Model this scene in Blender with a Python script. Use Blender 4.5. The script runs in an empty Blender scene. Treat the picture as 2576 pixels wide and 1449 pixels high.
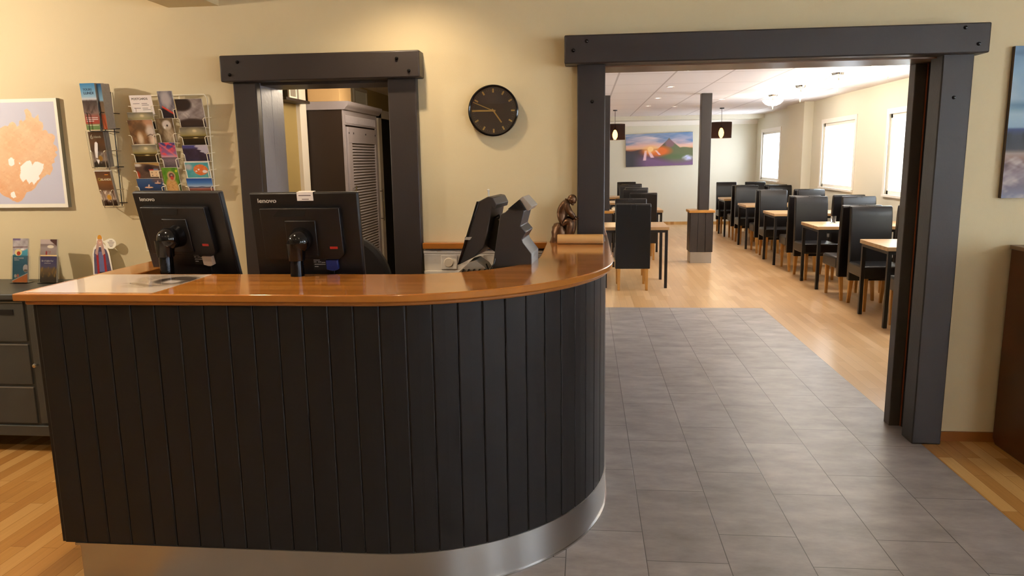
import bpy, bmesh, math, random
import numpy as np
from mathutils import Vector, Matrix

R = math.radians
random.seed(4)
scene = bpy.context.scene
C = scene.collection

# ---------------------------------------------------------------- camera
cam_d = bpy.data.cameras.new('camera')
cam = bpy.data.objects.new('camera', cam_d)
C.objects.link(cam)
cam_d.sensor_fit = 'HORIZONTAL'
cam_d.sensor_width = 36.0
cam_d.lens = 36.0 * 1865 / 2576
cam_d.clip_end = 200
rt = Vector((0.99505069, 0.09828778, -0.01461624))
up = Vector((-0.00248002, 0.17160942, 0.98516194))
fw = Vector((-0.09933767, 0.98024982, -0.17100383))
M = Matrix.Identity(4)
for i in range(3):
    M[i][0] = rt[i]; M[i][1] = up[i]; M[i][2] = -fw[i]
M.translation = (0, 0, 1.6)
cam.matrix_world = M
scene.camera = cam

# ---------------------------------------------------------------- world and light
scene.view_settings.view_transform = 'Standard'
scene.view_settings.look = 'None'
scene.view_settings.gamma = 1
scene.view_settings.use_curve_mapping = False
scene.view_settings.exposure = 0.3
WORLD = 13.0
world = bpy.data.worlds.new('overcast_sky')
scene.world = world
world.use_nodes = True
bg = world.node_tree.nodes['Background']
bg.inputs[0].default_value = (0.80, 0.90, 1.0, 1)
bg.inputs[1].default_value = WORLD

def area(name, loc, rot, sx, sy, power, col, portal=False, spread=None):
    l = bpy.data.lights.new(name, 'AREA')
    l.shape = 'RECTANGLE'; l.size = sx; l.size_y = sy
    l.energy = power; l.color = col
    if spread: l.spread = spread
    if portal: l.cycles.is_portal = True
    o = bpy.data.objects.new(name, l)
    o.location = loc; o.rotation_euler = rot
    C.objects.link(o)
    return o

DIN_W = [(5.75, 7.35), (8.80, 10.38), (11.63, 13.15), (15.95, 17.55)]   # dining windows (y range) in the right wall; nearest is unseen, added for light
WZ0, WZ1 = 1.07, 2.11
for i, (a, b) in enumerate(DIN_W):
    area('daylight_portal', (4.22, (a + b) / 2, (WZ0 + WZ1) / 2), (0, R(90), 0), WZ1 - WZ0, b - a, 1, (1, 1, 1), True)
REC_W = [(3.2, 4.4)]                          # reception windows (x range) in the wall behind the camera
for a, b in REC_W:
    area('daylight_portal', ((a + b) / 2, -4.22, 1.6), (R(90), 0, 0), b - a, 1.4, 1, (1, 1, 1), True)
RR_W = [(-2.6, -0.9), (0.6, 2.0)]                                        # reception windows (y range) in the right wall
for a, b in RR_W:
    area('daylight_portal', (5.22, (a + b) / 2, 1.6), (0, R(90), 0), 1.4, b - a, 1, (1, 1, 1), True)

def spot(name, loc, power, col=(1.0, 0.74, 0.44), size=110, blend=0.6, rad=0.04, aim=None):
    l = bpy.data.lights.new(name, 'SPOT')
    l.energy = power; l.color = col; l.spot_size = R(size); l.spot_blend = blend; l.shadow_soft_size = rad
    o = bpy.data.objects.new(name, l)
    o.location = loc
    if aim:
        d = Vector(aim) - Vector(loc)
        o.rotation_euler = d.to_track_quat('-Z', 'Y').to_euler()
    C.objects.link(o)
    return o

def point(name, loc, power, col=(1.0, 0.74, 0.44), rad=0.05):
    l = bpy.data.lights.new(name, 'POINT')
    l.energy = power; l.color = col; l.shadow_soft_size = rad
    o = bpy.data.objects.new(name, l); o.location = loc
    C.objects.link(o)
    return o

# ---------------------------------------------------------------- materials
def lin(c):
    return tuple((v / 12.92 if v <= 0.04045 else ((v + 0.055) / 1.055) ** 2.4) for v in c)
def hx(s):
    return lin(tuple(int(s[i:i + 2], 16) / 255 for i in (0, 2, 4)))

MATS = {}
def mat(name, col, rough=0.5, metal=0.0, spec=0.5, emit=None, es=0.0, trans=0.0, coat=0.0, noise=None, bump=None, ior=1.45, alpha=1.0):
    if name in MATS: return MATS[name]
    m = bpy.data.materials.new(name); m.use_nodes = True
    nt = m.node_tree; b = nt.nodes['Principled BSDF']
    if isinstance(col, str): col = hx(col)
    b.inputs['Base Color'].default_value = (*col, 1)
    b.inputs['Roughness'].default_value = rough
    b.inputs['Metallic'].default_value = metal
    b.inputs['Specular IOR Level'].default_value = spec
    b.inputs['IOR'].default_value = ior
    b.inputs['Transmission Weight'].default_value = trans
    b.inputs['Coat Weight'].default_value = coat
    if coat: b.inputs['Coat Roughness'].default_value = 0.08
    if emit:
        b.inputs['Emission Color'].default_value = (*(hx(emit) if isinstance(emit, str) else emit), 1)
        b.inputs['Emission Strength'].default_value = es
    tc = nt.nodes.new('ShaderNodeTexCoord')
    if noise:                                   # (scale, amount)
        n = nt.nodes.new('ShaderNodeTexNoise'); n.inputs['Scale'].default_value = noise[0]; n.inputs['Detail'].default_value = 4
        nt.links.new(tc.outputs['Object'], n.inputs['Vector'])
        mx = nt.nodes.new('ShaderNodeMix'); mx.data_type = 'RGBA'
        mx.inputs['A'].default_value = (*[v * (1 - noise[1]) for v in col], 1)
        mx.inputs['B'].default_value = (*[min(1, v * (1 + noise[1])) for v in col], 1)
        nt.links.new(n.outputs['Fac'], mx.inputs['Factor'])
        nt.links.new(mx.outputs['Result'], b.inputs['Base Color'])
    if bump:                                    # (scale, strength)
        n = nt.nodes.new('ShaderNodeTexNoise'); n.inputs['Scale'].default_value = bump[0]; n.inputs['Detail'].default_value = 3
        nt.links.new(tc.outputs['Object'], n.inputs['Vector'])
        bp = nt.nodes.new('ShaderNodeBump'); bp.inputs['Strength'].default_value = bump[1]; bp.inputs['Distance'].default_value = 0.002
        nt.links.new(n.outputs['Fac'], bp.inputs['Height'])
        nt.links.new(bp.outputs['Normal'], b.inputs['Normal'])
    MATS[name] = m
    return m

def plank_mat(name, c1, c2, c3, length, width, rough, rot=90, gap='3a2412', gapw=0.0012, grain=0.25, coat=0.0, mortar_mix=1.0):
    """staves of differing tone laid in rows (brick texture) with stretched grain"""
    if name in MATS: return MATS[name]
    m = bpy.data.materials.new(name); m.use_nodes = True
    nt = m.node_tree; b = nt.nodes['Principled BSDF']; L = nt.links.new
    tc = nt.nodes.new('ShaderNodeTexCoord'); mp = nt.nodes.new('ShaderNodeMapping')
    mp.inputs['Rotation'].default_value = (0, 0, R(rot))
    L(tc.outputs['Object'], mp.inputs['Vector'])
    br = nt.nodes.new('ShaderNodeTexBrick')
    br.inputs['Scale'].default_value = 1
    br.inputs['Brick Width'].default_value = length; br.inputs['Row Height'].default_value = width
    br.inputs['Mortar Size'].default_value = gapw; br.inputs['Mortar Smooth'].default_value = 0.1
    br.inputs['Bias'].default_value = 0.0
    br.inputs['Color1'].default_value = (0, 0, 0, 1); br.inputs['Color2'].default_value = (1, 1, 1, 1)
    br.offset = 0.37; br.offset_frequency = 2; br.squash = 1
    L(mp.outputs['Vector'], br.inputs['Vector'])
    cr = nt.nodes.new('ShaderNodeValToRGB')
    cr.color_ramp.elements[0].color = (*hx(c1), 1); cr.color_ramp.elements[1].color = (*hx(c3), 1)
    e = cr.color_ramp.elements.new(0.5); e.color = (*hx(c2), 1)
    L(br.outputs['Color'], cr.inputs['Fac'])
    mp2 = nt.nodes.new('ShaderNodeMapping'); mp2.inputs['Scale'].default_value = (3, 60, 10)
    L(mp.outputs['Vector'], mp2.inputs['Vector'])
    n = nt.nodes.new('ShaderNodeTexNoise'); n.inputs['Scale'].default_value = 1.0; n.inputs['Detail'].default_value = 5
    L(mp2.outputs['Vector'], n.inputs['Vector'])
    mr = nt.nodes.new('ShaderNodeMapRange'); mr.inputs['To Min'].default_value = 1 - grain; mr.inputs['To Max'].default_value = 1 + grain
    L(n.outputs['Fac'], mr.inputs['Value'])
    mu = nt.nodes.new('ShaderNodeMix'); mu.data_type = 'RGBA'; mu.blend_type = 'MULTIPLY'; mu.inputs['Factor'].default_value = 1
    L(cr.outputs['Color'], mu.inputs['A']); L(mr.outputs['Result'], mu.inputs['B'])
    mg = nt.nodes.new('ShaderNodeMix'); mg.data_type = 'RGBA'; mg.inputs['B'].default_value = (*hx(gap), 1)
    mm = nt.nodes.new('ShaderNodeMath'); mm.operation = 'MULTIPLY'; mm.inputs[1].default_value = mortar_mix
    L(br.outputs['Fac'], mm.inputs[0])
    L(mm.outputs[0], mg.inputs['Factor']); L(mu.outputs['Result'], mg.inputs['A'])
    L(mg.outputs['Result'], b.inputs['Base Color'])
    b.inputs['Roughness'].default_value = rough
    b.inputs['Coat Weight'].default_value = coat; b.inputs['Coat Roughness'].default_value = 0.12
    MATS[name] = m
    return m

def tile_mat():
    m = bpy.data.materials.new('slate_tile'); m.use_nodes = True
    nt = m.node_tree; b = nt.nodes['Principled BSDF']; L = nt.links.new
    tc = nt.nodes.new('ShaderNodeTexCoord'); mp = nt.nodes.new('ShaderNodeMapping')
    mp.inputs['Rotation'].default_value = (0, 0, R(90)); mp.inputs['Location'].default_value = (0.19, 0.079, 0)
    L(tc.outputs['Object'], mp.inputs['Vector'])
    br = nt.nodes.new('ShaderNodeTexBrick'); br.inputs['Scale'].default_value = 1
    br.inputs['Brick Width'].default_value = 0.65; br.inputs['Row Height'].default_value = 0.324
    br.inputs['Mortar Size'].default_value = 0.0022; br.inputs['Mortar Smooth'].default_value = 0.3
    br.inputs['Color1'].default_value = (0, 0, 0, 1); br.inputs['Color2'].default_value = (1, 1, 1, 1)
    br.offset = 0.36
    L(mp.outputs['Vector'], br.inputs['Vector'])
    cr = nt.nodes.new('ShaderNodeValToRGB')
    cr.color_ramp.elements[0].color = (*hx('8f8784'), 1); cr.color_ramp.elements[1].color = (*hx('9d9592'), 1)
    L(br.outputs['Color'], cr.inputs['Fac'])
    mp2 = nt.nodes.new('ShaderNodeMapping'); mp2.inputs['Scale'].default_value = (6, 2.6, 1)
    L(mp.outputs['Vector'], mp2.inputs['Vector'])
    n = nt.nodes.new('ShaderNodeTexNoise'); n.inputs['Scale'].default_value = 1.4; n.inputs['Detail'].default_value = 8; n.inputs['Roughness'].default_value = 0.65
    L(mp2.outputs['Vector'], n.inputs['Vector'])
    mr = nt.nodes.new('ShaderNodeMapRange'); mr.inputs['From Min'].default_value = 0.25; mr.inputs['From Max'].default_value = 0.75
    mr.inputs['To Min'].default_value = 0.62; mr.inputs['To Max'].default_value = 1.3
    L(n.outputs['Fac'], mr.inputs['Value'])
    mu = nt.nodes.new('ShaderNodeMix'); mu.data_type = 'RGBA'; mu.blend_type = 'MULTIPLY'; mu.inputs['Factor'].default_value = 1
    L(cr.outputs['Color'], mu.inputs['A']); L(mr.outputs['Result'], mu.inputs['B'])
    mg = nt.nodes.new('ShaderNodeMix'); mg.data_type = 'RGBA'; mg.inputs['B'].default_value = (*hx('4c4644'), 1)
    L(br.outputs['Fac'], mg.inputs['Factor']); L(mu.outputs['Result'], mg.inputs['A'])
    L(mg.outputs['Result'], b.inputs['Base Color'])
    b.inputs['Roughness'].default_value = 0.42
    bp = nt.nodes.new('ShaderNodeBump'); bp.inputs['Strength'].default_value = 0.35; bp.inputs['Distance'].default_value = 0.002
    ad = nt.nodes.new('ShaderNodeMath'); ad.operation = 'SUBTRACT'
    L(n.outputs['Fac'], ad.inputs[0]); L(br.outputs['Fac'], ad.inputs[1])
    L(ad.outputs[0], bp.inputs['Height']); L(bp.outputs['Normal'], b.inputs['Normal'])
    return m

def ceiling_tile_mat():
    m = bpy.data.materials.new('ceiling_tile'); m.use_nodes = True
    nt = m.node_tree; b = nt.nodes['Principled BSDF']; L = nt.links.new
    tc = nt.nodes.new('ShaderNodeTexCoord'); mp = nt.nodes.new('ShaderNodeMapping')
    mp.inputs['Rotation'].default_value = (0, 0, R(90)); mp.inputs['Location'].default_value = (0, 0.26, 0)
    L(tc.outputs['Object'], mp.inputs['Vector'])
    br = nt.nodes.new('ShaderNodeTexBrick'); br.inputs['Scale'].default_value = 1; br.offset = 0
    br.inputs['Brick Width'].default_value = 1.24; br.inputs['Row Height'].default_value = 0.62
    br.inputs['Mortar Size'].default_value = 0.012; br.inputs['Mortar Smooth'].default_value = 0.2
    br.inputs['Color1'].default_value = (*hx('e3dcdc'), 1); br.inputs['Color2'].default_value = (*hx('e0d9da'), 1)
    br.inputs['Mortar'].default_value = (*hx('b7adad'), 1)
    L(mp.outputs['Vector'], br.inputs['Vector']); L(br.outputs['Color'], b.inputs['Base Color'])
    b.inputs['Roughness'].default_value = 0.6
    return m

wall_m = mat('cream_wall_paint', 'ddcca4', 0.6, noise=(1.5, 0.03), bump=(260, 0.25))
dwall_m = mat('dining_wall_paint', 'dcd6c4', 0.6, bump=(260, 0.2))
olive_m = mat('olive_wall_paint', 'a08c5a', 0.6)
white_m = mat('white_paint', 'efe9e0', 0.45)
ceil_m = mat('plain_ceiling_paint', 'e8dfcd', 0.7)
dark_m = mat('charcoal_paint', '37312f', 0.42, noise=(6, 0.04), bump=(60, 0.25))
clad_m = mat('charcoal_cladding_paint', '1d1918', 0.45, spec=0.3, noise=(5, 0.03), bump=(300, 0.1))
blue_m = mat('grey_blue_board_paint', '8c8c96', 0.42, bump=(40, 0.6))
orange_m = mat('bare_pine_edge', 'a8552a', 0.5)
brown_m = mat('brown_soffit_wood', '7d6048', 0.35)
tile_m = tile_mat()
ctile_m = ceiling_tile_mat()
oak_floor = plank_mat('oak_floor_staves', 'b07c42', 'bf8d4d', 'd0a264', 0.62, 0.072, 0.27, gapw=0.0008, gap='7a5228', grain=0.14)
oak_pale = plank_mat('pale_oak_floor', 'c49a6a', 'cda474', 'd6b084', 0.7, 0.075, 0.3, gapw=0.0007, gap='a07a50', grain=0.06)
top_m = plank_mat('lacquered_beech_staves', 'b06e2c', 'bb7832', 'c9873e', 0.55, 0.042, 0.10, rot=0, gapw=0.0, grain=0.12, coat=0.6)
edge_m = mat('lacquered_beech_edge', 'ae6c2c', 0.2, noise=(14, 0.16), coat=0.4)
mould_m = mat('beech_moulding', '9c602a', 0.3, noise=(14, 0.12))
steel_m = mat('brushed_steel', 'a8a4a0', 0.36, metal=1.0, noise=(3, 0.05))
_b = steel_m.node_tree.nodes['Principled BSDF']; _t = steel_m.node_tree.nodes.new('ShaderNodeTangent')
_t.direction_type = 'RADIAL'; _t.axis = 'Z'
steel_m.node_tree.links.new(_t.outputs[0], _b.inputs['Tangent']); _b.inputs['Anisotropic'].default_value = 0.85; _b.inputs['Anisotropic Rotation'].default_value = 0.25
chrome_m = mat('chrome', 'c8c8c8', 0.08, metal=1.0)
gold_m = mat('brass', 'e0c27c', 0.3, metal=0.9)
black_m = mat('black_plastic', '121013', 0.42, bump=(500, 0.15))
blackg_m = mat('glossy_black_plastic', '0e0e10', 0.12)
grey_pl = mat('grey_plastic', '37322f', 0.45)
grey_lt = mat('pale_grey_plastic', 'a39a8c', 0.5)
paper_m = mat('white_paper', 'f2ece6', 0.5)
leather_m = mat('black_leather', '120d0d', 0.32, spec=0.5, noise=(30, 0.1), bump=(180, 0.25))
legwood_m = mat('oak_chair_leg', 'b9823c', 0.4, noise=(12, 0.1))
tabtop_m = plank_mat('oak_table_top', 'bb9468', 'c8a274', 'd2b084', 0.5, 0.05, 0.3, rot=0, gapw=0.0, grain=0.08)
blacksteel_m = mat('black_steel', '1c191a', 0.4)
whitewire_m = mat('white_wire', 'f2e8d0', 0.35)
blackwire_m = mat('black_wire', '1d1a18', 0.35)
gold_wire = mat('pale_wire', 'b9aa90', 0.3, metal=0.6)
glass_m = mat('clear_glass', (1, 1, 1), 0.0, trans=1.0, ior=1.45)
pane_m = mat('window_glass', (1, 1, 1), 0.0, trans=1.0, ior=1.01)
acryl_m = mat('clear_acrylic', (0.95, 0.97, 1), 0.05, trans=1.0, ior=1.2)
bronze_m = mat('aged_bronze', '6e523c', 0.34, metal=0.7, noise=(40, 0.35), bump=(90, 0.5))
log_m = mat('pale_planed_log', 'd2a468', 0.5, noise=(10, 0.08))
side_m = mat('dark_walnut', '5a3018', 0.38, noise=(8, 0.12))
cab_m = mat('weathered_grey_cabinet', '98929a', 0.45, noise=(8, 0.08))
cabside_m = mat('dark_cabinet_side', '2a1e18', 0.55)
dres_m = mat('grey_green_cabinet_paint', '41423f', 0.4, noise=(7, 0.05), bump=(60, 0.2))
void_m = mat('opening_shade', '120e0c', 0.8)  # near-black colour stands in for the darkness inside openings
shade_m = mat('smoked_glass_shade', (0.16, 0.11, 0.10), 0.05, trans=0.9, ior=1.02)
bulb_m = mat('glowing_filament_bulb', (1, 0.6, 0.2), 0.3, emit=(1.0, 0.62, 0.16), es=45)
led_m = mat('lit_downlight', (1, 1, 1), 0.3, emit=(1.0, 0.93, 0.85), es=9)
ledw_m = mat('lit_warm_downlight', (1, 1, 1), 0.3, emit=(1.0, 0.72, 0.40), es=40)
bowl_m = mat('lit_bowl_glass', (1, 1, 1), 0.3, emit=(1.0, 0.90, 0.74), es=5)
red_m = mat('red_sticker', 'a3231a', 0.5)
blueplug_m = mat('blue_plug', '1d2a66', 0.45)
beige_m = mat('beige_plug', 'b8a08c', 0.5)
card_m = mat('cardboard_box', 'c9a878', 0.7, noise=(9, 0.08))
dial_m = mat('dark_clock_dial', '4a3d38', 0.28)
ink_m = mat('black_ink', '26201e', 0.6)
inkw_m = mat('white_ink', 'e8e6e4', 0.5)
logo_m = mat('silver_logo', 'b9b4ae', 0.4)

def print_mat(name, rough, coat=0.0):
    m = bpy.data.materials.new(name); m.use_nodes = True
    nt = m.node_tree; b = nt.nodes['Principled BSDF']
    a = nt.nodes.new('ShaderNodeAttribute'); a.attribute_name = 'ink'; a.attribute_type = 'GEOMETRY'
    nt.links.new(a.outputs['Color'], b.inputs['Base Color'])
    b.inputs['Roughness'].default_value = rough; b.inputs['Coat Weight'].default_value = coat
    return m
print_m = print_mat('printed_card', 0.32)
canvas_m = print_mat('printed_canvas', 0.55)
gloss_m = print_mat('glossy_print', 0.1, 0.5)

# ---------------------------------------------------------------- object helpers
def tag(o, label=None, cat=None, group=None, kind=None):
    if label: o['label'] = label
    if cat: o['category'] = cat
    if group: o['group'] = group
    if kind: o['kind'] = kind
    return o

def thing(name, label, cat, loc=(0, 0, 0), rotz=0, group=None):
    o = bpy.data.objects.new(name, None); C.objects.link(o)
    o.empty_display_size = 0.1
    o.location = loc; o.rotation_euler = (0, 0, rotz)
    return tag(o, label, cat, group)

class MB:
    def __init__(s): s.v = []; s.f = []; s.mi = []; s.cur = 0; s.M = Matrix.Identity(4)
    def mat(s, i): s.cur = i; return s
    def xf(s, m): s.M = m; return s
    def add(s, vs, fs):
        n = len(s.v); s.v += [tuple(s.M @ Vector(v)) for v in vs]
        s.f += [tuple(n + i for i in f) for f in fs]; s.mi += [s.cur] * len(fs); return s
    def box(s, x0, y0, z0, x1, y1, z1):
        if x0 > x1: x0, x1 = x1, x0
        if y0 > y1: y0, y1 = y1, y0
        if z0 > z1: z0, z1 = z1, z0
        vs = [(x0, y0, z0), (x1, y0, z0), (x1, y1, z0), (x0, y1, z0), (x0, y0, z1), (x1, y0, z1), (x1, y1, z1), (x0, y1, z1)]
        return s.add(vs, [(0, 3, 2, 1), (4, 5, 6, 7), (0, 1, 5, 4), (1, 2, 6, 5), (2, 3, 7, 6), (3, 0, 4, 7)])
    def prism(s, pts, a, b, axis='z'):
        """pts is a counter-clockwise outline in the plane across the axis, swept from a to b"""
        n = len(pts)
        def P(p, t):
            if axis == 'z': return (p[0], p[1], t)
            if axis == 'y': return (p[0], t, p[1])
            return (t, p[0], p[1])
        vs = [P(p, a) for p in pts] + [P(p, b) for p in pts]
        fs = [tuple(range(n)), tuple(range(2 * n - 1, n - 1, -1))] + [(i, i + n, (i + 1) % n + n, (i + 1) % n) for i in range(n)]
        return s.add(vs, fs)
    def cyl(s, p0, p1, r0, r1=None, n=20, cap=True):
        r1 = r0 if r1 is None else r1
        p0 = Vector(p0); p1 = Vector(p1); d = (p1 - p0).normalized()
        a = d.orthogonal().normalized(); b = d.cross(a)
        vs = []
        for p, r in ((p0, r0), (p1, r1)):
            for i in range(n):
                t = 2 * math.pi * i / n
                vs.append(tuple(p + a * math.cos(t) * r + b * math.sin(t) * r))
        fs = [(i, (i + 1) % n, (i + 1) % n + n, i + n) for i in range(n)]
        if cap: fs += [tuple(range(n - 1, -1, -1)), tuple(range(n, 2 * n))]
        return s.add(vs, fs)
    def tube(s, path, r, n=6):
        P = [Vector(p) for p in path]; rings = []
        prev = None
        for i, p in enumerate(P):
            d = (P[min(i + 1, len(P) - 1)] - P[max(i - 1, 0)]).normalized()
            a = d.orthogonal().normalized() if prev is None else (prev - d * prev.dot(d)).normalized()
            prev = a; b = d.cross(a)
            rings.append([tuple(p + (a * math.cos(2 * math.pi * k / n) + b * math.sin(2 * math.pi * k / n)) * r) for k in range(n)])
        vs = [v for q in rings for v in q]; fs = []
        for i in range(len(P) - 1):
            for k in range(n):
                fs.append((i * n + k, i * n + (k + 1) % n, (i + 1) * n + (k + 1) % n, (i + 1) * n + k))
        fs += [tuple(range(n - 1, -1, -1)), tuple((len(P) - 1) * n + k for k in range(n))]
        return s.add(vs, fs)
    def lathe(s, prof, c=(0, 0, 0), n=28, axis='z'):
        vs = []; m = len(prof)
        for i in range(n):
            t = 2 * math.pi * i / n
            for r, h in prof:
                if axis == 'z': vs.append((c[0] + r * math.cos(t), c[1] + r * math.sin(t), c[2] + h))
                elif axis == 'y': vs.append((c[0] + r * math.cos(t), c[1] + h, c[2] + r * math.sin(t)))
                else: vs.append((c[0] + h, c[1] + r * math.cos(t), c[2] + r * math.sin(t)))
        fs = []
        for i in range(n):
            j = (i + 1) % n
            for k in range(m - 1):
                fs.append((i * m + k, j * m + k, j * m + k + 1, i * m + k + 1))
        return s.add(vs, fs)
    def sphere(s, c, r, sc=(1, 1, 1), n=20, m=12):
        prof = [(math.sin(math.pi * k / m) * r, -math.cos(math.pi * k / m) * r) for k in range(m + 1)]
        vs = []
        for i in range(n):
            t = 2 * math.pi * i / n
            for q, h in prof: vs.append((c[0] + q * math.cos(t) * sc[0], c[1] + q * math.sin(t) * sc[1], c[2] + h * sc[2]))
        fs = []
        for i in range(n):
            j = (i + 1) % n
            for k in range(m): fs.append((i * (m + 1) + k, j * (m + 1) + k, j * (m + 1) + k + 1, i * (m + 1) + k + 1))
        return s.add(vs, fs)
    def build(s, name, mats, parent=None, bevel=0, smooth=40, loc=None, seg=2, weld=True):
        me = bpy.data.meshes.new(name)
        me.from_pydata(s.v, [], s.f)
        if not isinstance(mats, (list, tuple)): mats = [mats]
        for m in mats: me.materials.append(m)
        for p, i in zip(me.polygons, s.mi): p.material_index = i
        bm = bmesh.new(); bm.from_mesh(me)
        if weld: bmesh.ops.remove_doubles(bm, verts=bm.verts, dist=1e-5)
        bmesh.ops.recalc_face_normals(bm, faces=bm.faces)
        bm.to_mesh(me); bm.free()
        if smooth:
            for p in me.polygons: p.use_smooth = True
            me.set_sharp_from_angle(angle=R(smooth))
        o = bpy.data.objects.new(name, me); C.objects.link(o)
        if parent: o.parent = parent
        if loc: o.location = loc
        if bevel:
            b = o.modifiers.new('bevel', 'BEVEL'); b.width = bevel; b.segments = seg; b.limit_method = 'ANGLE'; b.angle_limit = R(35)
        return o

def box(name, mt, x0, y0, z0, x1, y1, z1, parent=None, bevel=0, **k):
    return MB().box(x0, y0, z0, x1, y1, z1).build(name, mt, parent, bevel, **k)

def copy_tree(o, parent=None):
    c = o.copy(); C.objects.link(c)
    if parent: c.parent = parent
    for ch in o.children: copy_tree(ch, c)
    return c

def struct(o): o['kind'] = 'structure'; return o

def text(body, size, mt, parent, loc, rot=(R(90), 0, 0), name='lettering', align='LEFT', ext=0.0006, sx=1.0, mtx=None, bold=0.0):
    cu = bpy.data.curves.new('t', 'FONT'); cu.body = body; cu.size = size; cu.extrude = ext; cu.align_x = align; cu.offset = bold
    t = bpy.data.objects.new('t', cu); C.objects.link(t)
    dg = bpy.context.evaluated_depsgraph_get(); dg.update()
    me = bpy.data.meshes.new_from_object(t.evaluated_get(dg))
    bpy.data.objects.remove(t); bpy.data.curves.remove(cu)
    tm = Matrix.LocRotScale(Vector(loc), Matrix.Rotation(rot[2], 3, 'Z') @ Matrix.Rotation(rot[1], 3, 'Y') @ Matrix.Rotation(rot[0], 3, 'X'), Vector((sx, 1, 1)))
    if mtx is not None: tm = mtx @ tm
    me.transform(tm)
    me.materials.clear(); me.materials.append(mt)
    o = bpy.data.objects.new(name, me); C.objects.link(o)
    if parent: o.parent = parent
    return o

# printed pictures: a thin slab whose front (facing -y) is a fine grid carrying ink colours
def srgb2lin(a):
    a = np.clip(a, 0, 1)
    return np.where(a <= 0.04045, a / 12.92, ((a + 0.055) / 1.055) ** 2.4)

def paint(name, w, h, nx, ny, fn, mt, parent=None, t=0.0015, edge=(0.9, 0.88, 0.84), mtx=None, mask=False):
    """origin at the bottom centre of the back; x right, z up; fn(u, v, x, z) -> rgb (sRGB)"""
    u, v = np.meshgrid(np.linspace(0, 1, nx + 1), np.linspace(0, 1, ny + 1))
    u = u.ravel(); v = v.ravel()
    X = (u - 0.5) * w; Z = v * h
    res = fn(u, v)
    if mask: col, keep = res
    else: col, keep = res, None
    col = np.broadcast_to(np.asarray(col, float), (len(u), 3))
    V = [(x, -t, z) for x, z in zip(X.tolist(), Z.tolist())]
    W = nx + 1; F = []
    for j in range(ny):
        for i in range(nx):
            a = j * W + i
            q = (a, a + 1, a + 1 + W, a + W)
            if keep is None or all(keep[k] for k in q): F.append(q)
    cols = [tuple(c) for c in srgb2lin(col).tolist()]
    e = tuple(srgb2lin(np.array(edge)).tolist())
    if keep is None:
        n = len(V)
        x0, x1 = -w / 2, w / 2
        V += [(x0, -t, 0), (x1, -t, 0), (x1, -t, h), (x0, -t, h), (x0, 0, 0), (x1, 0, 0), (x1, 0, h), (x0, 0, h)]
        F += [(n + 4, n + 7, n + 6, n + 5), (n, n + 4, n + 5, n + 1), (n + 1, n + 5, n + 6, n + 2), (n + 2, n + 6, n + 7, n + 3), (n + 3, n + 7, n + 4, n)]
        cols += [e] * 8
    else:
        # back copy and rim
        cnt = {}
        for q in F:
            for k in range(4):
                ed = (q[k], q[(k + 1) % 4]); cnt[ed] = cnt.get(ed, 0) + 1
        n = len(V); V += [(x, 0, z) for x, _, z in V[:n]]; cols += [e] * n
        back = [tuple(n + i for i in reversed(q)) for q in F]
        rim = [(a, n + a, n + b, b) for (a, b) in cnt if (b, a) not in cnt]
        F += back + rim
    if mtx is not None: V = [tuple(mtx @ Vector(p)) for p in V]
    me = bpy.data.meshes.new(name); me.from_pydata(V, [], F); me.materials.append(mt)
    ca = me.color_attributes.new('ink', 'FLOAT_COLOR', 'POINT')
    flat = np.ones((len(V), 4), dtype=np.float32); flat[:, :3] = np.array(cols)
    ca.data.foreach_set('color', flat.ravel())
    if keep is not None:
        bm = bmesh.new(); bm.from_mesh(me)
        bmesh.ops.delete(bm, geom=[x for x in bm.verts if not x.link_faces], context='VERTS')
        bm.to_mesh(me); bm.free()
    o = bpy.data.objects.new(name, me); C.objects.link(o)
    if parent: o.parent = parent
    return o

def rgb(s): return np.array([int(s[i:i + 2], 16) / 255 for i in (0, 2, 4)])
def nz(u, v, fx, fy, seed=0.0):
    a = np.zeros_like(u); amp = 1.0; tot = 0
    for k in range(4):
        p = seed * 1.7 + k * 2.3
        a += amp * (np.sin(u * fx * (1.9 ** k) + p + 1.3 * np.sin(v * fy * (1.7 ** k) * 0.8 + p)) * np.cos(v * fy * (1.9 ** k) + 1.1 * p + 0.9 * np.sin(u * fx * 0.6 + k)))
        tot += amp; amp *= 0.6
    return a / tot * 0.5 + 0.5
def mixc(a, b, t):
    t = np.clip(t, 0, 1)[:, None]
    return a * (1 - t) + b * t
def base(u, c): return np.tile(rgb(c), (len(u), 1))
def step(x, w=0.02): return np.clip(x / w + 0.5, 0, 1)
def ramp(t, stops):
    xs = [s[0] for s in stops]; cs = np.array([rgb(s[1]) for s in stops])
    return np.stack([np.interp(t, xs, cs[:, k]) for k in range(3)], 1)
def ell(u, v, cx, cy, rx, ry): return ((u - cx) / rx) ** 2 + ((v - cy) / ry) ** 2
def inpoly(x, y, poly):
    c = np.zeros(len(x), bool); n = len(poly); j = n - 1
    for i in range(n):
        xi, yi = poly[i]; xj, yj = poly[j]
        if yi != yj:
            c ^= ((yi > y) != (yj > y)) & (x < (xj - xi) * (y - yi) / (yj - yi) + xi)
        j = i
    return c

# ================================================================= SETTING
CEIL = 2.52       # dining ceiling
RC = 2.68         # reception ceiling
WY0, WY1 = 4.20, 4.45
DX = 3.95         # dining right wall
DY = 18.1         # dining far wall
DL = -0.9         # dining left wall

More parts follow.
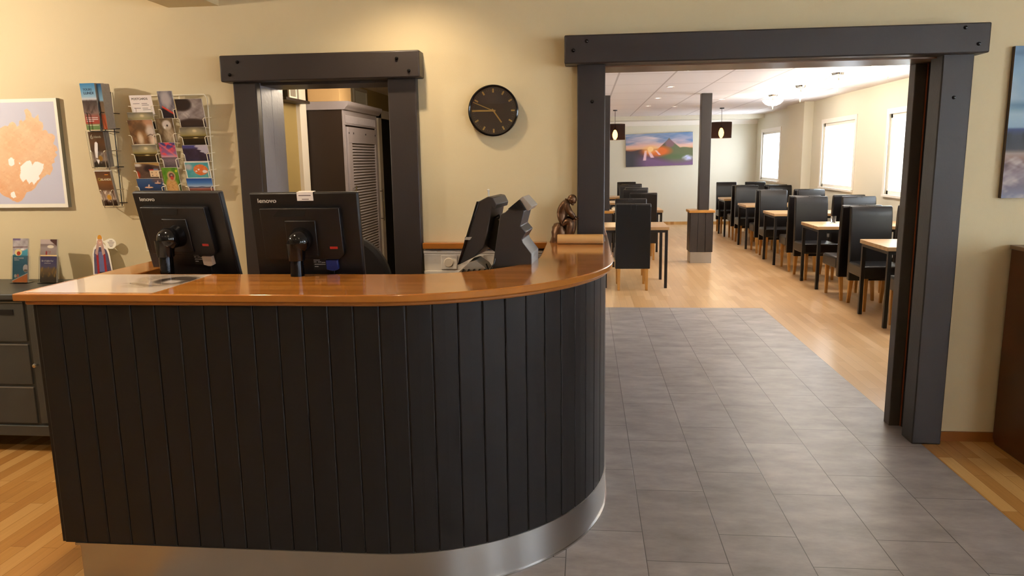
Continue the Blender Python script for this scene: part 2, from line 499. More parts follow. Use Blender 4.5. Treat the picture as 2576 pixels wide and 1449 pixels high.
# floors: tile strip and oak staves around it
m = MB()
m.box(-5, -4.2, -0.1, -1.694, WY0 + 0.2, 0)
m.box(1.865, -4.2, -0.1, 5.2, WY0 + 0.1, 0)
m.box(-1.694, -4.2, -0.1, 1.865, -1.5, 0)
struct(m.build('floor', oak_floor))
m = MB()
m.box(-2.4, 4.4, -0.1, -0.72, 10.2, 0)
m.box(-0.72, 7.96, -0.1, 1.865, DY, 0)
m.box(-1.0, 10.2, -0.1, -0.72, DY, 0)
m.box(1.865, 4.3, -0.1, DX, DY, 0)
struct(m.build('floor', oak_pale))
m = MB(); m.box(-1.694, -1.5, -0.1, 1.865, 4.4, 0.001); m.box(-0.72, 4.4, -0.1, 1.865, 7.96, 0.001)
struct(m.build('floor', tile_m))

# ceilings
struct(box('ceiling', ceil_m, -5, -4.2, RC, 5.2, WY0, RC + 0.1))
struct(box('ceiling', ctile_m, DL, WY1, CEIL, DX + 0.25, DY, CEIL + 0.1))
struct(box('ceiling', white_m, -2.4, WY1, 2.35, -1.0, 10.2, 2.45))

# main wall with the two openings
m = MB()
m.box(-5, WY0, 0, -1.87, WY1, RC)
m.box(-1.87, WY0, 2.055, -1.10, WY1, RC)
m.box(-1.10, WY0, 0, -0.035, WY1, RC)
m.box(-0.035, WY0, 2.10, 1.90, WY1, RC)
m.box(1.955, WY0, 0, 5.2, WY1, RC)
m.box(1.90, WY0, 2.10, 1.955, WY1, RC)
struct(m.build('wall_front', wall_m))
struct(box('wall_left', wall_m, -5.2, -4.2, 0, -5, WY1, RC))
m = MB(); ys = [-4.2]
for a, b in RR_W: ys += [a, b]
ys += [WY0]
m.box(5.0, -4.2, 0, 5.2, WY0, 0.9); m.box(5.0, -4.2, 2.3, 5.2, WY0, RC)
for i in range(0, len(ys), 2): m.box(5.0, ys[i], 0.9, 5.2, ys[i + 1], 2.3)
struct(m.build('wall_right', wall_m))
m = MB(); xs = [-5]
for a, b in REC_W: xs += [a, b]
xs += [5]
m.box(-5, -4.2, 0, 5, -4.0, 0.9); m.box(-5, -4.2, 2.3, 5, -4.0, RC)
for i in range(0, len(xs), 2): m.box(xs[i], -4.2, 0.9, xs[i + 1], -4.0, 2.3)
struct(m.build('wall_back', wall_m))

def window(n, axis, a, b, z0, z1, p0, p1, trimm=white_m, mull=True):
    """frame with a mullion and a pane set in a wall opening; axis x or y runs along the wall"""
    w = 0.05; mid = (a + b) / 2; q = (p0 + p1) / 2
    f = MB(); bars = [(a, a + w, z0, z1), (b - w, b, z0, z1), (a, b, z0, z0 + w), (a, b, z1 - w, z1), (mid - 0.02, mid + 0.02, z0, z1)][:5 if mull else 4]
    for s0, s1, t0, t1 in bars:
        if axis == 'y': f.box(p0, s0, t0, p1, s1, t1)
        else: f.box(s0, p0, t0, s1, p1, t1)
    fr = struct(f.build('window_%d' % n, trimm))
    g = MB()
    if axis == 'y': g.box(q - 0.002, a + w, z0 + w, q + 0.002, b - w, z1 - w)
    else: g.box(a + w, q - 0.002, z0 + w, b - w, q + 0.002, z1 - w)
    g.build('window_pane', pane_m, fr)
    return fr
k = 1
for a, b in REC_W: window(k, 'x', a, b, 0.9, 2.3, -4.15, -4.10); k += 1
for a, b in RR_W: window(k, 'y', a, b, 0.9, 2.3, 5.10, 5.15); k += 1

# dining room shell
m = MB(); ys = [WY1]
for a, b in DIN_W: ys += [a, b]
ys += [DY]
m.box(DX, WY1, 0, DX + 0.25, DY, WZ0); m.box(DX, WY1, WZ1, DX + 0.25, DY, CEIL)
for i in range(0, len(ys), 2): m.box(DX, ys[i], WZ0, DX + 0.25, ys[i + 1], WZ1)
struct(m.build('wall_dining_right', dwall_m))
for a, b in DIN_W:
    f = window(k, 'y', a, b, WZ0, WZ1, DX + 0.02, DX + 0.06, mull=False)
    s = MB().box(DX - 0.03, a - 0.04, WZ0 - 0.03, DX + 0.0, b + 0.04, WZ0)
    s.box(DX - 0.012, a - 0.07, WZ0, DX + 0.004, a, WZ1 + 0.07); s.box(DX - 0.012, b, WZ0, DX + 0.004, b + 0.07, WZ1 + 0.07)
    s.box(DX - 0.012, a, WZ1, DX + 0.004, b, WZ1 + 0.07)
    s.build('window_sill', white_m, f); k += 1
struct(box('wall_dining_far', dwall_m, DL - 0.1, DY, 0, DX + 0.25, DY + 0.2, CEIL))
struct(box('wall_dining_left', dwall_m, DL - 0.1, WY1, 0, DL, DY, CEIL))
# pillar in the window wall and the boxed band along the ceiling
struct(box('trim_1', dwall_m, DX - 0.16, 13.75, 0, DX, 14.9, CEIL))
struct(box('trim_2', dwall_m, DL, DY - 0.7, CEIL - 0.09, DX, DY, CEIL))
cr = [(DY, CEIL - 0.09), (DY - 0.10, CEIL - 0.09), (DY - 0.085, CEIL - 0.12), (DY - 0.04, CEIL - 0.16), (DY - 0.02, CEIL - 0.19), (DY, CEIL - 0.19)]
struct(MB().prism(cr, DL, DX, 'x').build('trim_3', white_m))
struct(box('baseboard_far', oak_floor, DL, DY - 0.015, 0, DX, DY, 0.07))
struct(box('baseboard_window', legwood_m, DX - 0.015, WY1, 0, DX, 13.75, 0.07))
struct(box('baseboard_right', mould_m, 1.965, WY0 - 0.012, 0, 5.0, WY0, 0.055))
struct(box('baseboard_left', mould_m, -5, WY0 - 0.012, 0, -1.98, WY0, 0.055))

# back room behind the small opening
m = MB()
m.box(-2.45, WY1, 0, -2.30, 8.25, 2.35)
m.box(-2.45, 8.25, 2.08, -2.30, 9.0, 2.35)
m.box(-2.45, 9.0, 0, -2.30, 10.2, 2.35)
struct(m.build('wall_back_room_left', olive_m))
struct(box('wall_back_room_far', olive_m, -2.45, 10.2, 0, -1.0, 10.3, 2.35))
struct(box('wall_back_room_right', olive_m, -1.04, WY1, 0, -1.0, 10.2, 2.35))
struct(box('door_2', void_m, -2.44, 8.25, 0, -2.34, 9.0, 2.08))  # dark slab filling the doorway, its gloom put into the colour
m = MB()
m.box(-2.30, 8.14, 0, -2.27, 8.26, 2.16); m.box(-2.30, 9.0, 0, -2.27, 9.1, 2.16); m.box(-2.30, 8.14, 2.07, -2.27, 9.1, 2.16)
struct(m.build('trim_4', white_m))
struct(box('trim_5', white_m, -2.30, 5.86, 0, -2.27, 6.0, 2.35))

# painted timber frames round the openings, each member a thing of the setting
def bolts(parent, pts, y, r=0.009):
    for x, z in pts:
        MB().lathe([(0, -0.012), (r * .7, -0.010), (r, -0.004), (r * 1.1, 0)], (x, y, z), 12, 'y').build('bolt', blackg_m, parent)
f = struct(bpy.data.objects.new('door_1', None)); C.objects.link(f)
box('door_post', dark_m, -1.985, 4.14, 0, -1.850, 4.20, 2.05, f, 0.006)
box('door_post', dark_m, -1.095, 4.14, 0, -0.935, 4.20, 2.05, f, 0.006)
h = box('door_header', dark_m, -2.03, 4.09, 2.048, -0.900, 4.20, 2.19, f, 0.007)
bolts(h, [(-1.925, 2.152), (-1.975, 2.085), (-1.025, 2.148), (-0.96, 2.082)], 4.09)
m = MB(); m.box(-1.875, 4.20, 0, -1.850, 4.345, 2.05); m.box(-1.875, 4.348, 0, -1.852, 4.52, 2.05)
m.build('door_jamb_board', blue_m, f, 0.003)
box('door_jamb_board', dark_m, -1.11, 4.20, 0, -1.085, 4.47, 2.05, f, 0.003)
box('door_head_board', dark_m, -1.85, 4.20, 2.035, -1.095, 4.47, 2.06, f)
f = struct(bpy.data.objects.new('door_3', None)); C.objects.link(f)
p = box('door_post', dark_m, -0.050, 4.13, 0, 0.100, 4.46, 2.10, f, 0.006)
p2 = box('door_post', dark_m, 1.812, 4.13, 0, 1.965, 4.27, 2.10, f, 0.006)
h = box('door_header', dark_m, -0.117, 4.07, 2.092, 2.005, 4.20, 2.238, f, 0.007)
bolts(h, [(-0.07, 2.16), (0.0, 2.205), (1.88, 2.215), (1.95, 2.135)], 4.07)
bolts(p, [(0.03, 1.9)], 4.13); bolts(p2, [(1.88, 1.88)], 4.13)
box('door_post', mat('reflected_light_brown', '544a42', 0.45), 1.80, 4.42, 0, 1.862, 4.50, 2.12, f, 0.004)  # brown tone stands in for light reflected from the dining room
box('door_post_edge', orange_m, 1.862, 4.417, 0, 1.868, 4.50, 2.12, f)
box('pocket_shade_block', void_m, 1.868, 4.27, 0, 1.96, 4.50, 2.12, f)  # solid block coloured as the shade inside the sliding door slot
box('door_head_board', brown_m, 0.10, 4.20, 2.085, 1.90, 4.48, 2.10, f)
# soffit box high on the reception wall
struct(box('trim_6', wall_m, -2.36, 3.85, 2.475, -2.06, 4.20, RC))
# timber posts of the dining room on boxed feet
def din_post(x0, x1, bx0, bx1, lab):
    t = thing('timber_post', lab, 'post', ((bx0 + bx1) / 2, 11.58, 0), 0, 'timber posts of the dining room')
    cx = (bx0 + bx1) / 2
    box('post', dark_m, x0 - cx, -0.08, 0.8, x1 - cx, 0.08, CEIL, t, 0.006)
    hw = (bx1 - bx0) / 2
    m = MB().mat(0); n = 3; s = 2 * hw / n
    for i in range(n):
        m.box(-hw + i * s + 0.003, -hw, 0.17, -hw + (i + 1) * s - 0.003, -hw + 0.02, 0.765)
        m.box(-hw, -hw + i * s + 0.003, 0.17, -hw + 0.02, -hw + (i + 1) * s - 0.003, 0.765)
        m.box(hw - 0.02, -hw + i * s + 0.003, 0.17, hw, -hw + (i + 1) * s - 0.003, 0.765)
    m.box(-hw + 0.012, -hw + 0.012, 0.17, hw - 0.012, hw - 0.012, 0.765)
    m.build('boxed_foot', dark_m, t)
    box('plinth', steel_m, -hw + 0.012, -hw + 0.012, 0, hw - 0.012, hw - 0.012, 0.17, t)
    box('cap', legwood_m, -hw - 0.022, -hw - 0.022, 0.765, hw + 0.022, hw + 0.022, 0.802, t, 0.006)
din_post(1.695, 1.850, 1.565, 1.905, 'charcoal timber post with boxed foot standing free in the dining room')
din_post(0.195, 0.355, 0.05, 0.39, 'charcoal timber post at the left edge of the large opening')

# ================================================================= COUNTER
ct = thing('reception_counter', 'curved reception counter of dark vertical boards under a glossy wooden top', 'counter', (0, 0, 0))
def ell_pts(cx, cy, rx, ry, n=28):          # quarter from straight front (angle -90) to the right side (0)
    return [(cx + rx * math.sin(math.pi / 2 * i / n), cy - ry * math.cos(math.pi / 2 * i / n)) for i in range(n + 1)]
CX, CY = -0.80, 3.40
ZT = 1.145
def face_path(off=0.0, x0=-2.02, y1=4.13):
    return [(x0, CY - 0.905 - off)] + ell_pts(CX, CY, 0.89 + off, 0.905 + off) + [(0.09 + off, y1)]
# cladding: separate board strips following the curve, joined as one part
def resample(path, step_):
    P = [Vector(p) for p in path]; L = [0]
    for a, b in zip(P, P[1:]): L.append(L[-1] + (b - a).length)
    def at(d):
        d = max(0, min(L[-1], d))
        for i in range(len(P) - 1):
            if d <= L[i + 1] + 1e-9:
                t = (d - L[i]) / max(1e-9, L[i + 1] - L[i]); q = P[i].lerp(P[i + 1], t)
                return q, (P[i + 1] - P[i]).normalized()
    return at, L[-1]
at, TL = resample(face_path(), 0.1)
ZB0, ZB1 = 0.155, 1.100
m = MB(); bw = 0.0925; d = 0.0
while d < TL - 0.01:
    e = min(TL, d + bw); g = 0.0014
    sub = [d + g, d + g + 0.004, (d + e) / 2, e - g - 0.004, e - g]
    ring = []
    for j, s_ in enumerate(sub):
        q, tg = at(s_); nrm = Vector((tg.y, -tg.x))
        o = -0.002 if j in (0, 4) else 0.0
        ring.append(((q + nrm * o), (q - nrm * 0.012)))
    pts = [tuple(a) for a, _ in ring] + [tuple(b) for _, b in reversed(ring)]
    m.prism(pts, ZB0, ZB1, 'z')
    d = e
m.build('board_cladding', clad_m, ct, smooth=0, weld=False)
# carcase behind the boards, left return panel and inner faces
inner = face_path(-0.0125)
pts = inner + [(-0.02, 4.13), (-0.02, 3.42)] + [(x, y) for x, y in reversed(ell_pts(CX, CY, 0.78, 0.80))] + [(-1.935, 2.60), (-1.935, 3.42), (-2.02, 3.42)]
MB().prism(pts, 0.15, 1.098, 'z').build('carcase', dark_m, ct, smooth=30)
in2 = face_path(-0.0125, -1.95)
MB().prism(in2 + [(-0.02, 4.13), (-0.02, 3.42)] + [(x, y) for x, y in reversed(ell_pts(CX, CY, 0.78, 0.80))] + [(-1.90, 2.60), (-1.90, 3.38), (-1.95, 3.38)], 0.0015, 0.15, 'z').build('plinth', dark_m, ct, smooth=30)
m = MB()
for i in range(8): m.box(-2.032, 2.50 + i * 0.115, ZB0, -2.02, 2.50 + i * 0.115 + 0.111, ZB1)
m.build('return_cladding', clad_m, ct)
# steel kick plate with a bright bottom rim
kp = face_path(0.003, -1.955, 4.13)
kpi = face_path(-0.012, -1.955, 4.13)
k1 = MB().prism(kp + list(reversed(kpi)), 0.008, 0.150, 'z').build('kick_plate', steel_m, ct, smooth=30)
rp = face_path(0.010, -1.955, 4.13)
MB().prism(rp + list(reversed(kpi)), 0.0015, 0.008, 'z').build('floor_rim', chrome_m, ct, smooth=30)
rp2 = face_path(0.006, -1.975, 4.13)
MB().prism(rp2 + list(reversed(face_path(-0.01, -1.975, 4.13))), 0.147, 0.156, 'z').build('steel_lip', steel_m, ct, smooth=30)
# worktop of glued staves
outer = [(-2.075, 2.455)] + ell_pts(CX, CY, 0.925, 0.945) + [(0.125, 4.47), (0.102, 4.47), (0.102, 4.125), (-0.215, 4.125), (-0.215, 3.50)]
innr = [(x, y) for x, y in reversed(ell_pts(-0.75, 3.50, 0.535, 0.57, 18))][1:]
pts = outer + innr + [(-1.90, 2.93), (-1.90, 3.42), (-2.075, 3.42)]
wt = MB()
wt.prism(pts, ZT - 0.027, ZT, 'z')
w_o = wt.build('worktop', [top_m, edge_m], ct, smooth=30, bevel=0.004)
for p in w_o.data.polygons:
    p.material_index = 0 if p.normal.z > 0.9 else 1
mo = [(-2.045, 2.475)] + ell_pts(CX, CY, 0.908, 0.925) + [(0.108, 4.12), (0.07, 4.12)] + list(reversed(ell_pts(CX, CY, 0.85, 0.86))) + [(-2.045, 2.54)]
MB().prism(mo, ZT - 0.0445, ZT - 0.0275, 'z').build('worktop_moulding', mould_m, ct, smooth=30, bevel=0.006)
m = MB(); m.box(-1.925, 2.94, ZT - 0.10, -1.912, 3.42, ZT - 0.0275)
m.build('return_edge', edge_m, ct)
# seam strip across the curve
m = MB()
m.box(0.10, 3.30, ZT - 0.026, 0.1262, 3.303, ZT - 0.001)
m.build('joint_line', ink_m, ct)

# half wall carrying the wooden cap on past the opening
hw_ = thing('half_wall', 'low boarded half wall with orange wooden cap running on beyond the opening', 'half wall', (0, 5.2, 0))
m = MB(); m.box(-0.2, -0.72, 0, 0.09, 0.85, 1.085)
for i in range(17): m.box(0.09, -0.72 + i * 0.0925, 0.1, 0.1, -0.72 + i * 0.0925 + 0.088, 1.085)
m.build('board_body', clad_m, hw_)
box('cap', edge_m, -0.22, -0.725, 1.115, 0.125, 0.87, 1.145, hw_, 0.005)

# desk behind the counter
dk = thing('reception_desk', 'low desk hidden behind the counter, carrying the monitors', 'desk', (-1.2, 3.03, 0))
box('desktop', edge_m, -0.72, -0.33, 0.72, 0.62, 0.42, 0.75, dk)
for sx in (-0.70, 0.58): box('panel_leg', dark_m, sx, -0.30, 0, sx + 0.03, 0.38, 0.72, dk)
pd = thing('till_cabinet', 'dark cabinet standing inside the bend of the counter under the till', 'cabinet', (-0.40, 3.42, 0))
box('carcase', dark_m, -0.17, -0.20, 0, 0.165, 0.30, 0.98, pd)
box('top', edge_m, -0.175, -0.21, 0.98, 0.17, 0.31, 1.0, pd)

# ---------------------------------------------------------------- large sheet lying on the worktop
def sheet_fn(u, v):
    c = base(u, 'e9dcd6')  # pinkish white stands in for a reflection on the sheet
    c = mixc(c, rgb('d8c8b8'), step(u - 0.45, 0.3) * 0.5)
    blob = ell(u + 0.06 * np.sin(v * 9), v, 0.80, 0.62, 0.26, 0.34)
    c = mixc(c, rgb('b9aa9c'), step(1.25 - blob, 0.5) * (0.5 + 0.5 * nz(u, v, 22, 14, 3)))
    dk_ = ell(u, v, 0.86, 0.66, 0.15, 0.20)
    c = mixc(c, rgb('3c3634'), step(1.1 - dk_, 0.4) * (0.55 + 0.45 * nz(u, v, 30, 20, 1)))
    c = mixc(c, rgb('d9d0cc'), step(0.08 - np.abs(v - 0.58 + 0.2 * (u - 0.8)), 0.05) * step(u - 0.8, 0.05) * step(0.93 - u, 0.05))
    c = mixc(c, rgb('8c7c70'), step(0.03 - np.abs(v - 0.42 - 0.06 * np.sin(u * 14)), 0.03) * step(u - 0.55, 0.1) * 0.8)
    return c
o = paint('printed_sheet', 0.50, 0.425, 90, 70, sheet_fn, gloss_m, None, 0.0008, mtx=Matrix.Rotation(R(-90), 4, 'X'))
o.location = (-1.800, 2.485, ZT + 0.0003)
tag(o, 'large glossy sheet with a grey photograph lying on the left end of the counter', 'sheet')

# ================================================================= MONITORS
def monitor(loc, yaw, tilt, zc, label, hw, plug_m, tent=False, neck_dx=0.0):
    t = thing('computer_monitor', label, 'monitor', loc, R(yaw), 'computer monitors on the reception desk')
    hh = 0.185; z0 = zc - loc[2]
    HM = Matrix.Translation((0, 0.10, z0)) @ Matrix.Rotation(R(tilt), 4, 'X')
    # shell: thin front frame plus stepped rear housing, y is depth with the rear towards -y
    m = MB().xf(HM)
    m.box(-hw, 0.0, -hh - 0.03, hw, 0.022, hh)
    m.build('screen_frame', black_m, t, 0.005)
    m = MB().xf(HM)
    m.box(-hw + 0.003, -0.006, -hh - 0.027, hw - 0.003, 0.0, hh - 0.003)
    a, b = hw - 0.05, hh - 0.045
    x1, x2 = -hw + 0.055, hw - 0.07
    zt, zb = hh - 0.060, -hh + 0.095
    m.prism([(-x2 * 0 + x1, zb), (x2 - 0.02, zb), (x2, zb + 0.02), (x2 - 0.004, zt), (x1 - 0.004, zt)], -0.034, -0.006, 'y')
    m.build('rear_housing', black_m, t, 0.006)
    m = MB().xf(HM); m.prism([(-0.125, zt - 0.034), (0.010, zt - 0.034), (0.022, zt - 0.006), (-0.098, zt - 0.006)], -0.0348, -0.030, 'y')
    m.build('carry_grip', mat('recess_shade', '060606', 0.7), t, 0)  # black patch painted as the shade inside the grip hollow
    m = MB().xf(HM); m.box(-hw + 0.004, 0.0225, -hh + 0.03, hw - 0.004, 0.0235, hh - 0.004)
    m.build('display', mat('dark_display', '0a0c10', 0.15), t)
    m = MB().xf(HM); m.box(-0.075, -0.041, -0.075, 0.055, -0.034, 0.075)
    m.build('mount_plate', black_m, t, 0.003)
    # joint ball, collar and chrome neck
    nx = neck_dx
    B = HM @ Vector((0.0 - 0.01, -0.05, -0.005))
    m = MB()
    m.cyl(HM @ Vector((-0.01, -0.035, 0.0)), HM @ Vector((-0.01 + nx * 0.5, -0.075, 0.0)), 0.05, 0.042, 24)
    m.sphere((B.x + nx, B.y - 0.045, B.z), 0.047)
    m.build('tilt_joint', blackg_m, t)
    cxn, cyn = B.x + nx - 0.012, B.y - 0.055
    MB().cyl((cxn, cyn, B.z - 0.075), (cxn, cyn, B.z - 0.005), 0.034, 0.040, 24).build('neck_collar', blackg_m, t)
    MB().cyl((cxn, cyn, 0.02), (cxn, cyn, B.z - 0.075), 0.028, 0.028, 24).build('neck', mat('polished_black_tube', '1b1c20', 0.08, metal=0.7), t)
    MB().lathe([(0, 0), (0.12, 0), (0.12, 0.010), (0.10, 0.018), (0.03, 0.022), (0, 0.022)], (cxn, cyn + 0.02, 0), 32).build('base', black_m, t)
    text('lenovo', 0.024, logo_m, t, (-hw + 0.035, -0.0065, hh - 0.040), mtx=HM, name='maker_logo', sx=1.25, bold=0.0004)
    m = MB().xf(HM); m.box(0.105, -0.0352, -0.045, 0.138, -0.034, -0.035)
    m.build('red_sticker', red_m, t)
    for (px, pz) in [(-0.07, .068), (0.05, .068), (-0.07, -.068), (0.05, -.068)]:
        MB().xf(HM).cyl((px, -0.0425, pz), (px, -0.040, pz), 0.0035, n=10).build('mount_screw', mat('dark_screw', '3a3a3a', 0.3, metal=1), t)
    zc_ = -hh + 0.078
    m = MB().xf(HM); m.prism([(0.078, zc_ - 0.028), (0.1, zc_ - 0.034), (0.112, zc_ - 0.034), (0.128, zc_ - 0.028), (0.128, zc_ + 0.012), (0.078, zc_ + 0.012)], -0.028, -0.008, 'y')
    pl = m.build('video_plug', plug_m, t, 0.002)
    MB().xf(HM).tube([(0.106, -0.018, zc_ - 0.03), (0.106, -0.02, zc_ - 0.07), (0.10, -0.01, zc_ - 0.15), (0.06, 0.05, zc_ - 0.25)], 0.003).build('video_cable', black_m, t)
    m = MB().xf(HM); m.box(0.015, -0.0072, zc_ - 0.035, 0.072, -0.006, zc_ + 0.012)
    lb = m.build('rating_label', mat('dark_label', '2a2624', 0.5), t)
    m = MB().xf(HM)
    for (x0, x1, zz) in [(0.018, 0.045, .006), (0.018, 0.03, -.002), (0.036, 0.05, -.002), (0.02, 0.068, -.012), (0.052, 0.068, -.004), (0.02, 0.036, -.022)]:
        m.box(x0, -0.0078, zc_ + zz, x1, -0.0072, zc_ + zz + 0.003)
    m.build('label_print', logo_m, lb)
    return t, HM
mon1, HM1 = monitor((-1.755, 2.965, 0.75), -13, 13, 1.305, 'black computer monitor seen from behind, the left one with the pale plug', 0.232, beige_m)
mon2, HM2 = monitor((-1.158, 2.885, 0.75), -1, 7, 1.295, 'black computer monitor seen from behind, the right one with the paper tag on top', 0.232, blueplug_m, neck_dx=0.012)
tn = thing('paper_tag', 'small folded white paper tag hung over the top of the right monitor', 'tag', mon2.location, mon2.rotation_euler[2])
m = MB().xf(HM2)
m.box(-0.024, -0.0085, 0.152, 0.045, -0.0075, 0.1875); m.box(-0.024, -0.0085, 0.1865, 0.045, 0.0245, 0.1875); m.box(-0.024, 0.0237, 0.16, 0.045, 0.0245, 0.1875)
m.build('folded_paper', paper_m, tn)
m = MB().xf(HM2); m.box(-0.016, -0.0092, 0.172, 0.036, -0.0086, 0.1755); m.box(-0.003, -0.0092, 0.157, 0.026, -0.0086, 0.160)
m.build('faint_print', mat('grey_ink', '7a706c', 0.6), tn)

# office chair behind the right monitor
oc = thing('office_chair', 'black office chair with rounded back behind the right monitor', 'chair', (-1.22, 3.62, 0))
prof = []
for i in range(25):
    a = math.pi * i / 24
    prof.append((0.235 * math.cos(a), 0.98 + 0.255 * math.sin(a)))
MB().prism([(-0.21, 0.62), (0.21, 0.62), (0.235, 0.8)] + prof + [(-0.235, 0.8)], 0.0, 0.07, 'y').build('backrest', mat('black_fabric', '15110f', 0.85), oc, 0.02)
box('seat', MATS['black_fabric'], -0.24, 0.05, 0.44, 0.24, 0.50, 0.53, oc, 0.03)
box('back_bracket', black_m, -0.03, 0.06, 0.42, 0.03, 0.10, 0.75, oc)
MB().cyl((0, 0.28, 0.09), (0, 0.28, 0.44), 0.028).build('gas_column', chrome_m, oc)
for i in range(5):
    a = 2 * math.pi * i / 5 + 0.3
    p = MB().cyl((0, 0.28, 0.10), (0.29 * math.cos(a), 0.28 + 0.29 * math.sin(a), 0.065), 0.02, 0.014, 10).build('base_spoke', black_m, oc)
    MB().cyl((0.29 * math.cos(a) - 0.012, 0.28 + 0.29 * math.sin(a), 0.027), (0.29 * math.cos(a) + 0.012, 0.28 + 0.29 * math.sin(a), 0.027), 0.027, n=14).build('castor', black_m, p)

# ================================================================= TILL EQUIPMENT
ts = thing('touch_monitor', 'dark touch screen till monitor seen from the side, leaning on its arm', 'monitor', (-0.47, 3.25, 1.0))
yaw = Matrix.Rotation(R(-6), 4, 'Z')
sil = [(-0.115, 0.125), (-0.055, 0.165), (-0.035, 0.185), (-0.005, 0.29), (0.065, 0.40), (0.055, 0.425), (0.030, 0.437), (-0.008, 0.415), (-0.072, 0.235), (-0.100, 0.135)]
sil = [(-0.098, 0.137), (-0.030, 0.172), (0.014, 0.212), (0.036, 0.285), (0.058, 0.395), (0.072, 0.385), (0.078, 0.405), (0.062, 0.436), (0.040, 0.440), (-0.008, 0.416), (-0.062, 0.265), (-0.068, 0.262)]
MB().xf(yaw).prism(sil, 0.0, 0.26, 'y').build('rear_shell', grey_pl, ts, 0.004)
sil2 = [(-0.106, 0.135), (-0.092, 0.140), (0.002, 0.418), (-0.010, 0.420)]
MB().xf(yaw).prism(sil2, -0.004, 0.264, 'y').build('screen_bezel', blackg_m, ts, 0.002)
MB().xf(yaw).prism([(-0.062, 0.262), (-0.036, 0.262), (-0.044, 0.250), (-0.068, 0.250)], -0.008, 0.01, 'y').build('card_reader_slot', grey_lt, ts)
MB().xf(yaw).prism([(0.01, 0.21), (0.075, 0.165), (0.11, 0.16), (0.10, 0.30), (0.05, 0.345), (0.03, 0.28)], 0.09, 0.15, 'y').build('mount_arm', black_m, ts, 0.004)
m = MB().xf(yaw); m.tube([(0.05, 0.08, 0.34), (0.075, 0.06, 0.355), (0.085, 0.05, 0.34), (0.08, 0.05, 0.315)], 0.004); m.tube([(0.06, 0.1, 0.335), (0.085, 0.09, 0.35), (0.092, 0.08, 0.33), (0.088, 0.08, 0.31)], 0.004)
m.build('cable_loop', black_m, ts)
MB().xf(yaw).tube([(0.075, 0.0, 0.19), (0.07, -0.03, 0.15), (0.045, -0.04, 0.11), (0.02, -0.04, 0.075), (0.022, -0.04, 0.045), (0.04, -0.05, 0.005)], 0.003).build('power_cable', black_m, ts)
MB().xf(yaw).tube([(0.022, 0.02, 0.14), (0.06, 0.0, 0.06), (0.075, -0.02, 0.02)], 0.0035).build('data_cable', black_m, ts)
MB().lathe([(0, 0), (0.045, 0), (0.045, 0.012), (0.02, 0.02), (0.018, 0.17), (0, 0.17)], (0.085, 0.12, 0.0), 20).build('stand', black_m, ts)
MB().lathe([(0, 0), (0.005, 0.0), (0.004, 0.022), (0.008, 0.028), (0, 0.034)], (0.030, 0.10, 0.437), 12).build('antenna_knob', mat('clear_knob', 'e8e4da', 0.1), ts)

tt = thing('till_terminal', 'tall dark till terminal with zigzag side, behind the bend of the counter', 'till', (-0.335, 3.22, 1.0))
sil = [(-0.100, 0.0), (0.080, 0.0), (0.092, 0.060), (0.098, 0.150), (0.098, 0.190), (0.060, 0.240), (0.056, 0.255), (0.074, 0.285), (0.050, 0.312), (0.068, 0.378), (0.058, 0.390), (0.030, 0.412), (0.002, 0.390), (-0.018, 0.372), (-0.038, 0.365)]
yt = Matrix.Rotation(R(-4), 4, 'Z')
MB().xf(yt).prism(sil, 0.0, 0.22, 'y').build('housing', grey_pl, tt, 0.003)
MB().xf(yt).prism([(0.046, 0.430), (0.060, 0.440), (0.100, 0.396), (0.084, 0.378), (0.074, 0.383)], 0.01, 0.20, 'y').build('display_pole_head', grey_lt, tt, 0.002)
MB().xf(yt).prism([(-0.005, 0.387), (0.046, 0.428), (0.076, 0.384), (0.030, 0.375)], 0.0, 0.20, 'y').build('top_cover', black_m, tt, 0.002)
MB().xf(yt).prism([(0.0805, 0.0), (0.094, 0.0), (0.116, 0.075), (0.114, 0.10), (0.098, 0.105)], 0.03, 0.2, 'y').build('receipt_printer', mat('blue_grey_plastic', '56606e', 0.3), tt, 0.003)

kb = thing('till_keyboard', 'small grey keyboard tilted beneath the touch screen', 'keyboard', (-0.525, 3.235, 1.0))
kM = Matrix.Rotation(R(0), 4, 'Z')
MB().prism([(-0.07, 0.06), (0.10, 0.06), (0.095, 0.10), (0.075, 0.13), (0.035, 0.158), (0.005, 0.150), (-0.045, 0.105)], 0.0, 0.17, 'y').build('body', grey_lt, kb, 0.002)
box('pedestal', black_m, -0.03, 0.03, 0, 0.08, 0.15, 0.06, kb)
for i in range(5):
    x = -0.035 + i * 0.024
    MB().prism([(x - 0.014, 0.068), (x - 0.004, 0.068), (x + 0.022, 0.122), (x + 0.014, 0.122)], -0.006, 0.0, 'y').build('key_row', grey_pl, kb)

# ================================================================= SERVICE RAIL ON THE WALL
sr = thing('cable_trunking', 'white wall trunking with sockets under a wooden rail behind the till', 'trunking', (-0.565, WY0, 0.94))
m = MB(); m.box(-0.36, -0.045, 0.02, 0.33, 0, 0.15)
m.box(-0.362, -0.05, 0.136, 0.332, 0, 0.152); m.box(-0.362, -0.05, 0.018, 0.332, 0, 0.034); m.box(-0.36, -0.047, 0.122, 0.33, -0.045, 0.13)
m.build('channel', white_m, sr, 0.003)
box('lower_lip', mat('grey_wall_strip', 'a9a29a', 0.6), -0.35, -0.03, -0.02, 0.33, 0, 0.02, sr)
for i, sx in enumerate((-0.215, -0.06, 0.09, 0.235)):
    s = box('socket_plate', white_m, sx - 0.046, -0.054, 0.044, sx + 0.046, -0.045, 0.124, sr, 0.003)
    MB().lathe([(0, -0.058), (0.024, -0.059), (0.027, -0.056), (0.027, -0.054)], (sx - 0.002, 0, 0.084), 24, 'y').build('socket_face', mat('ivory_plastic', 'e6dac8', 0.4), s)
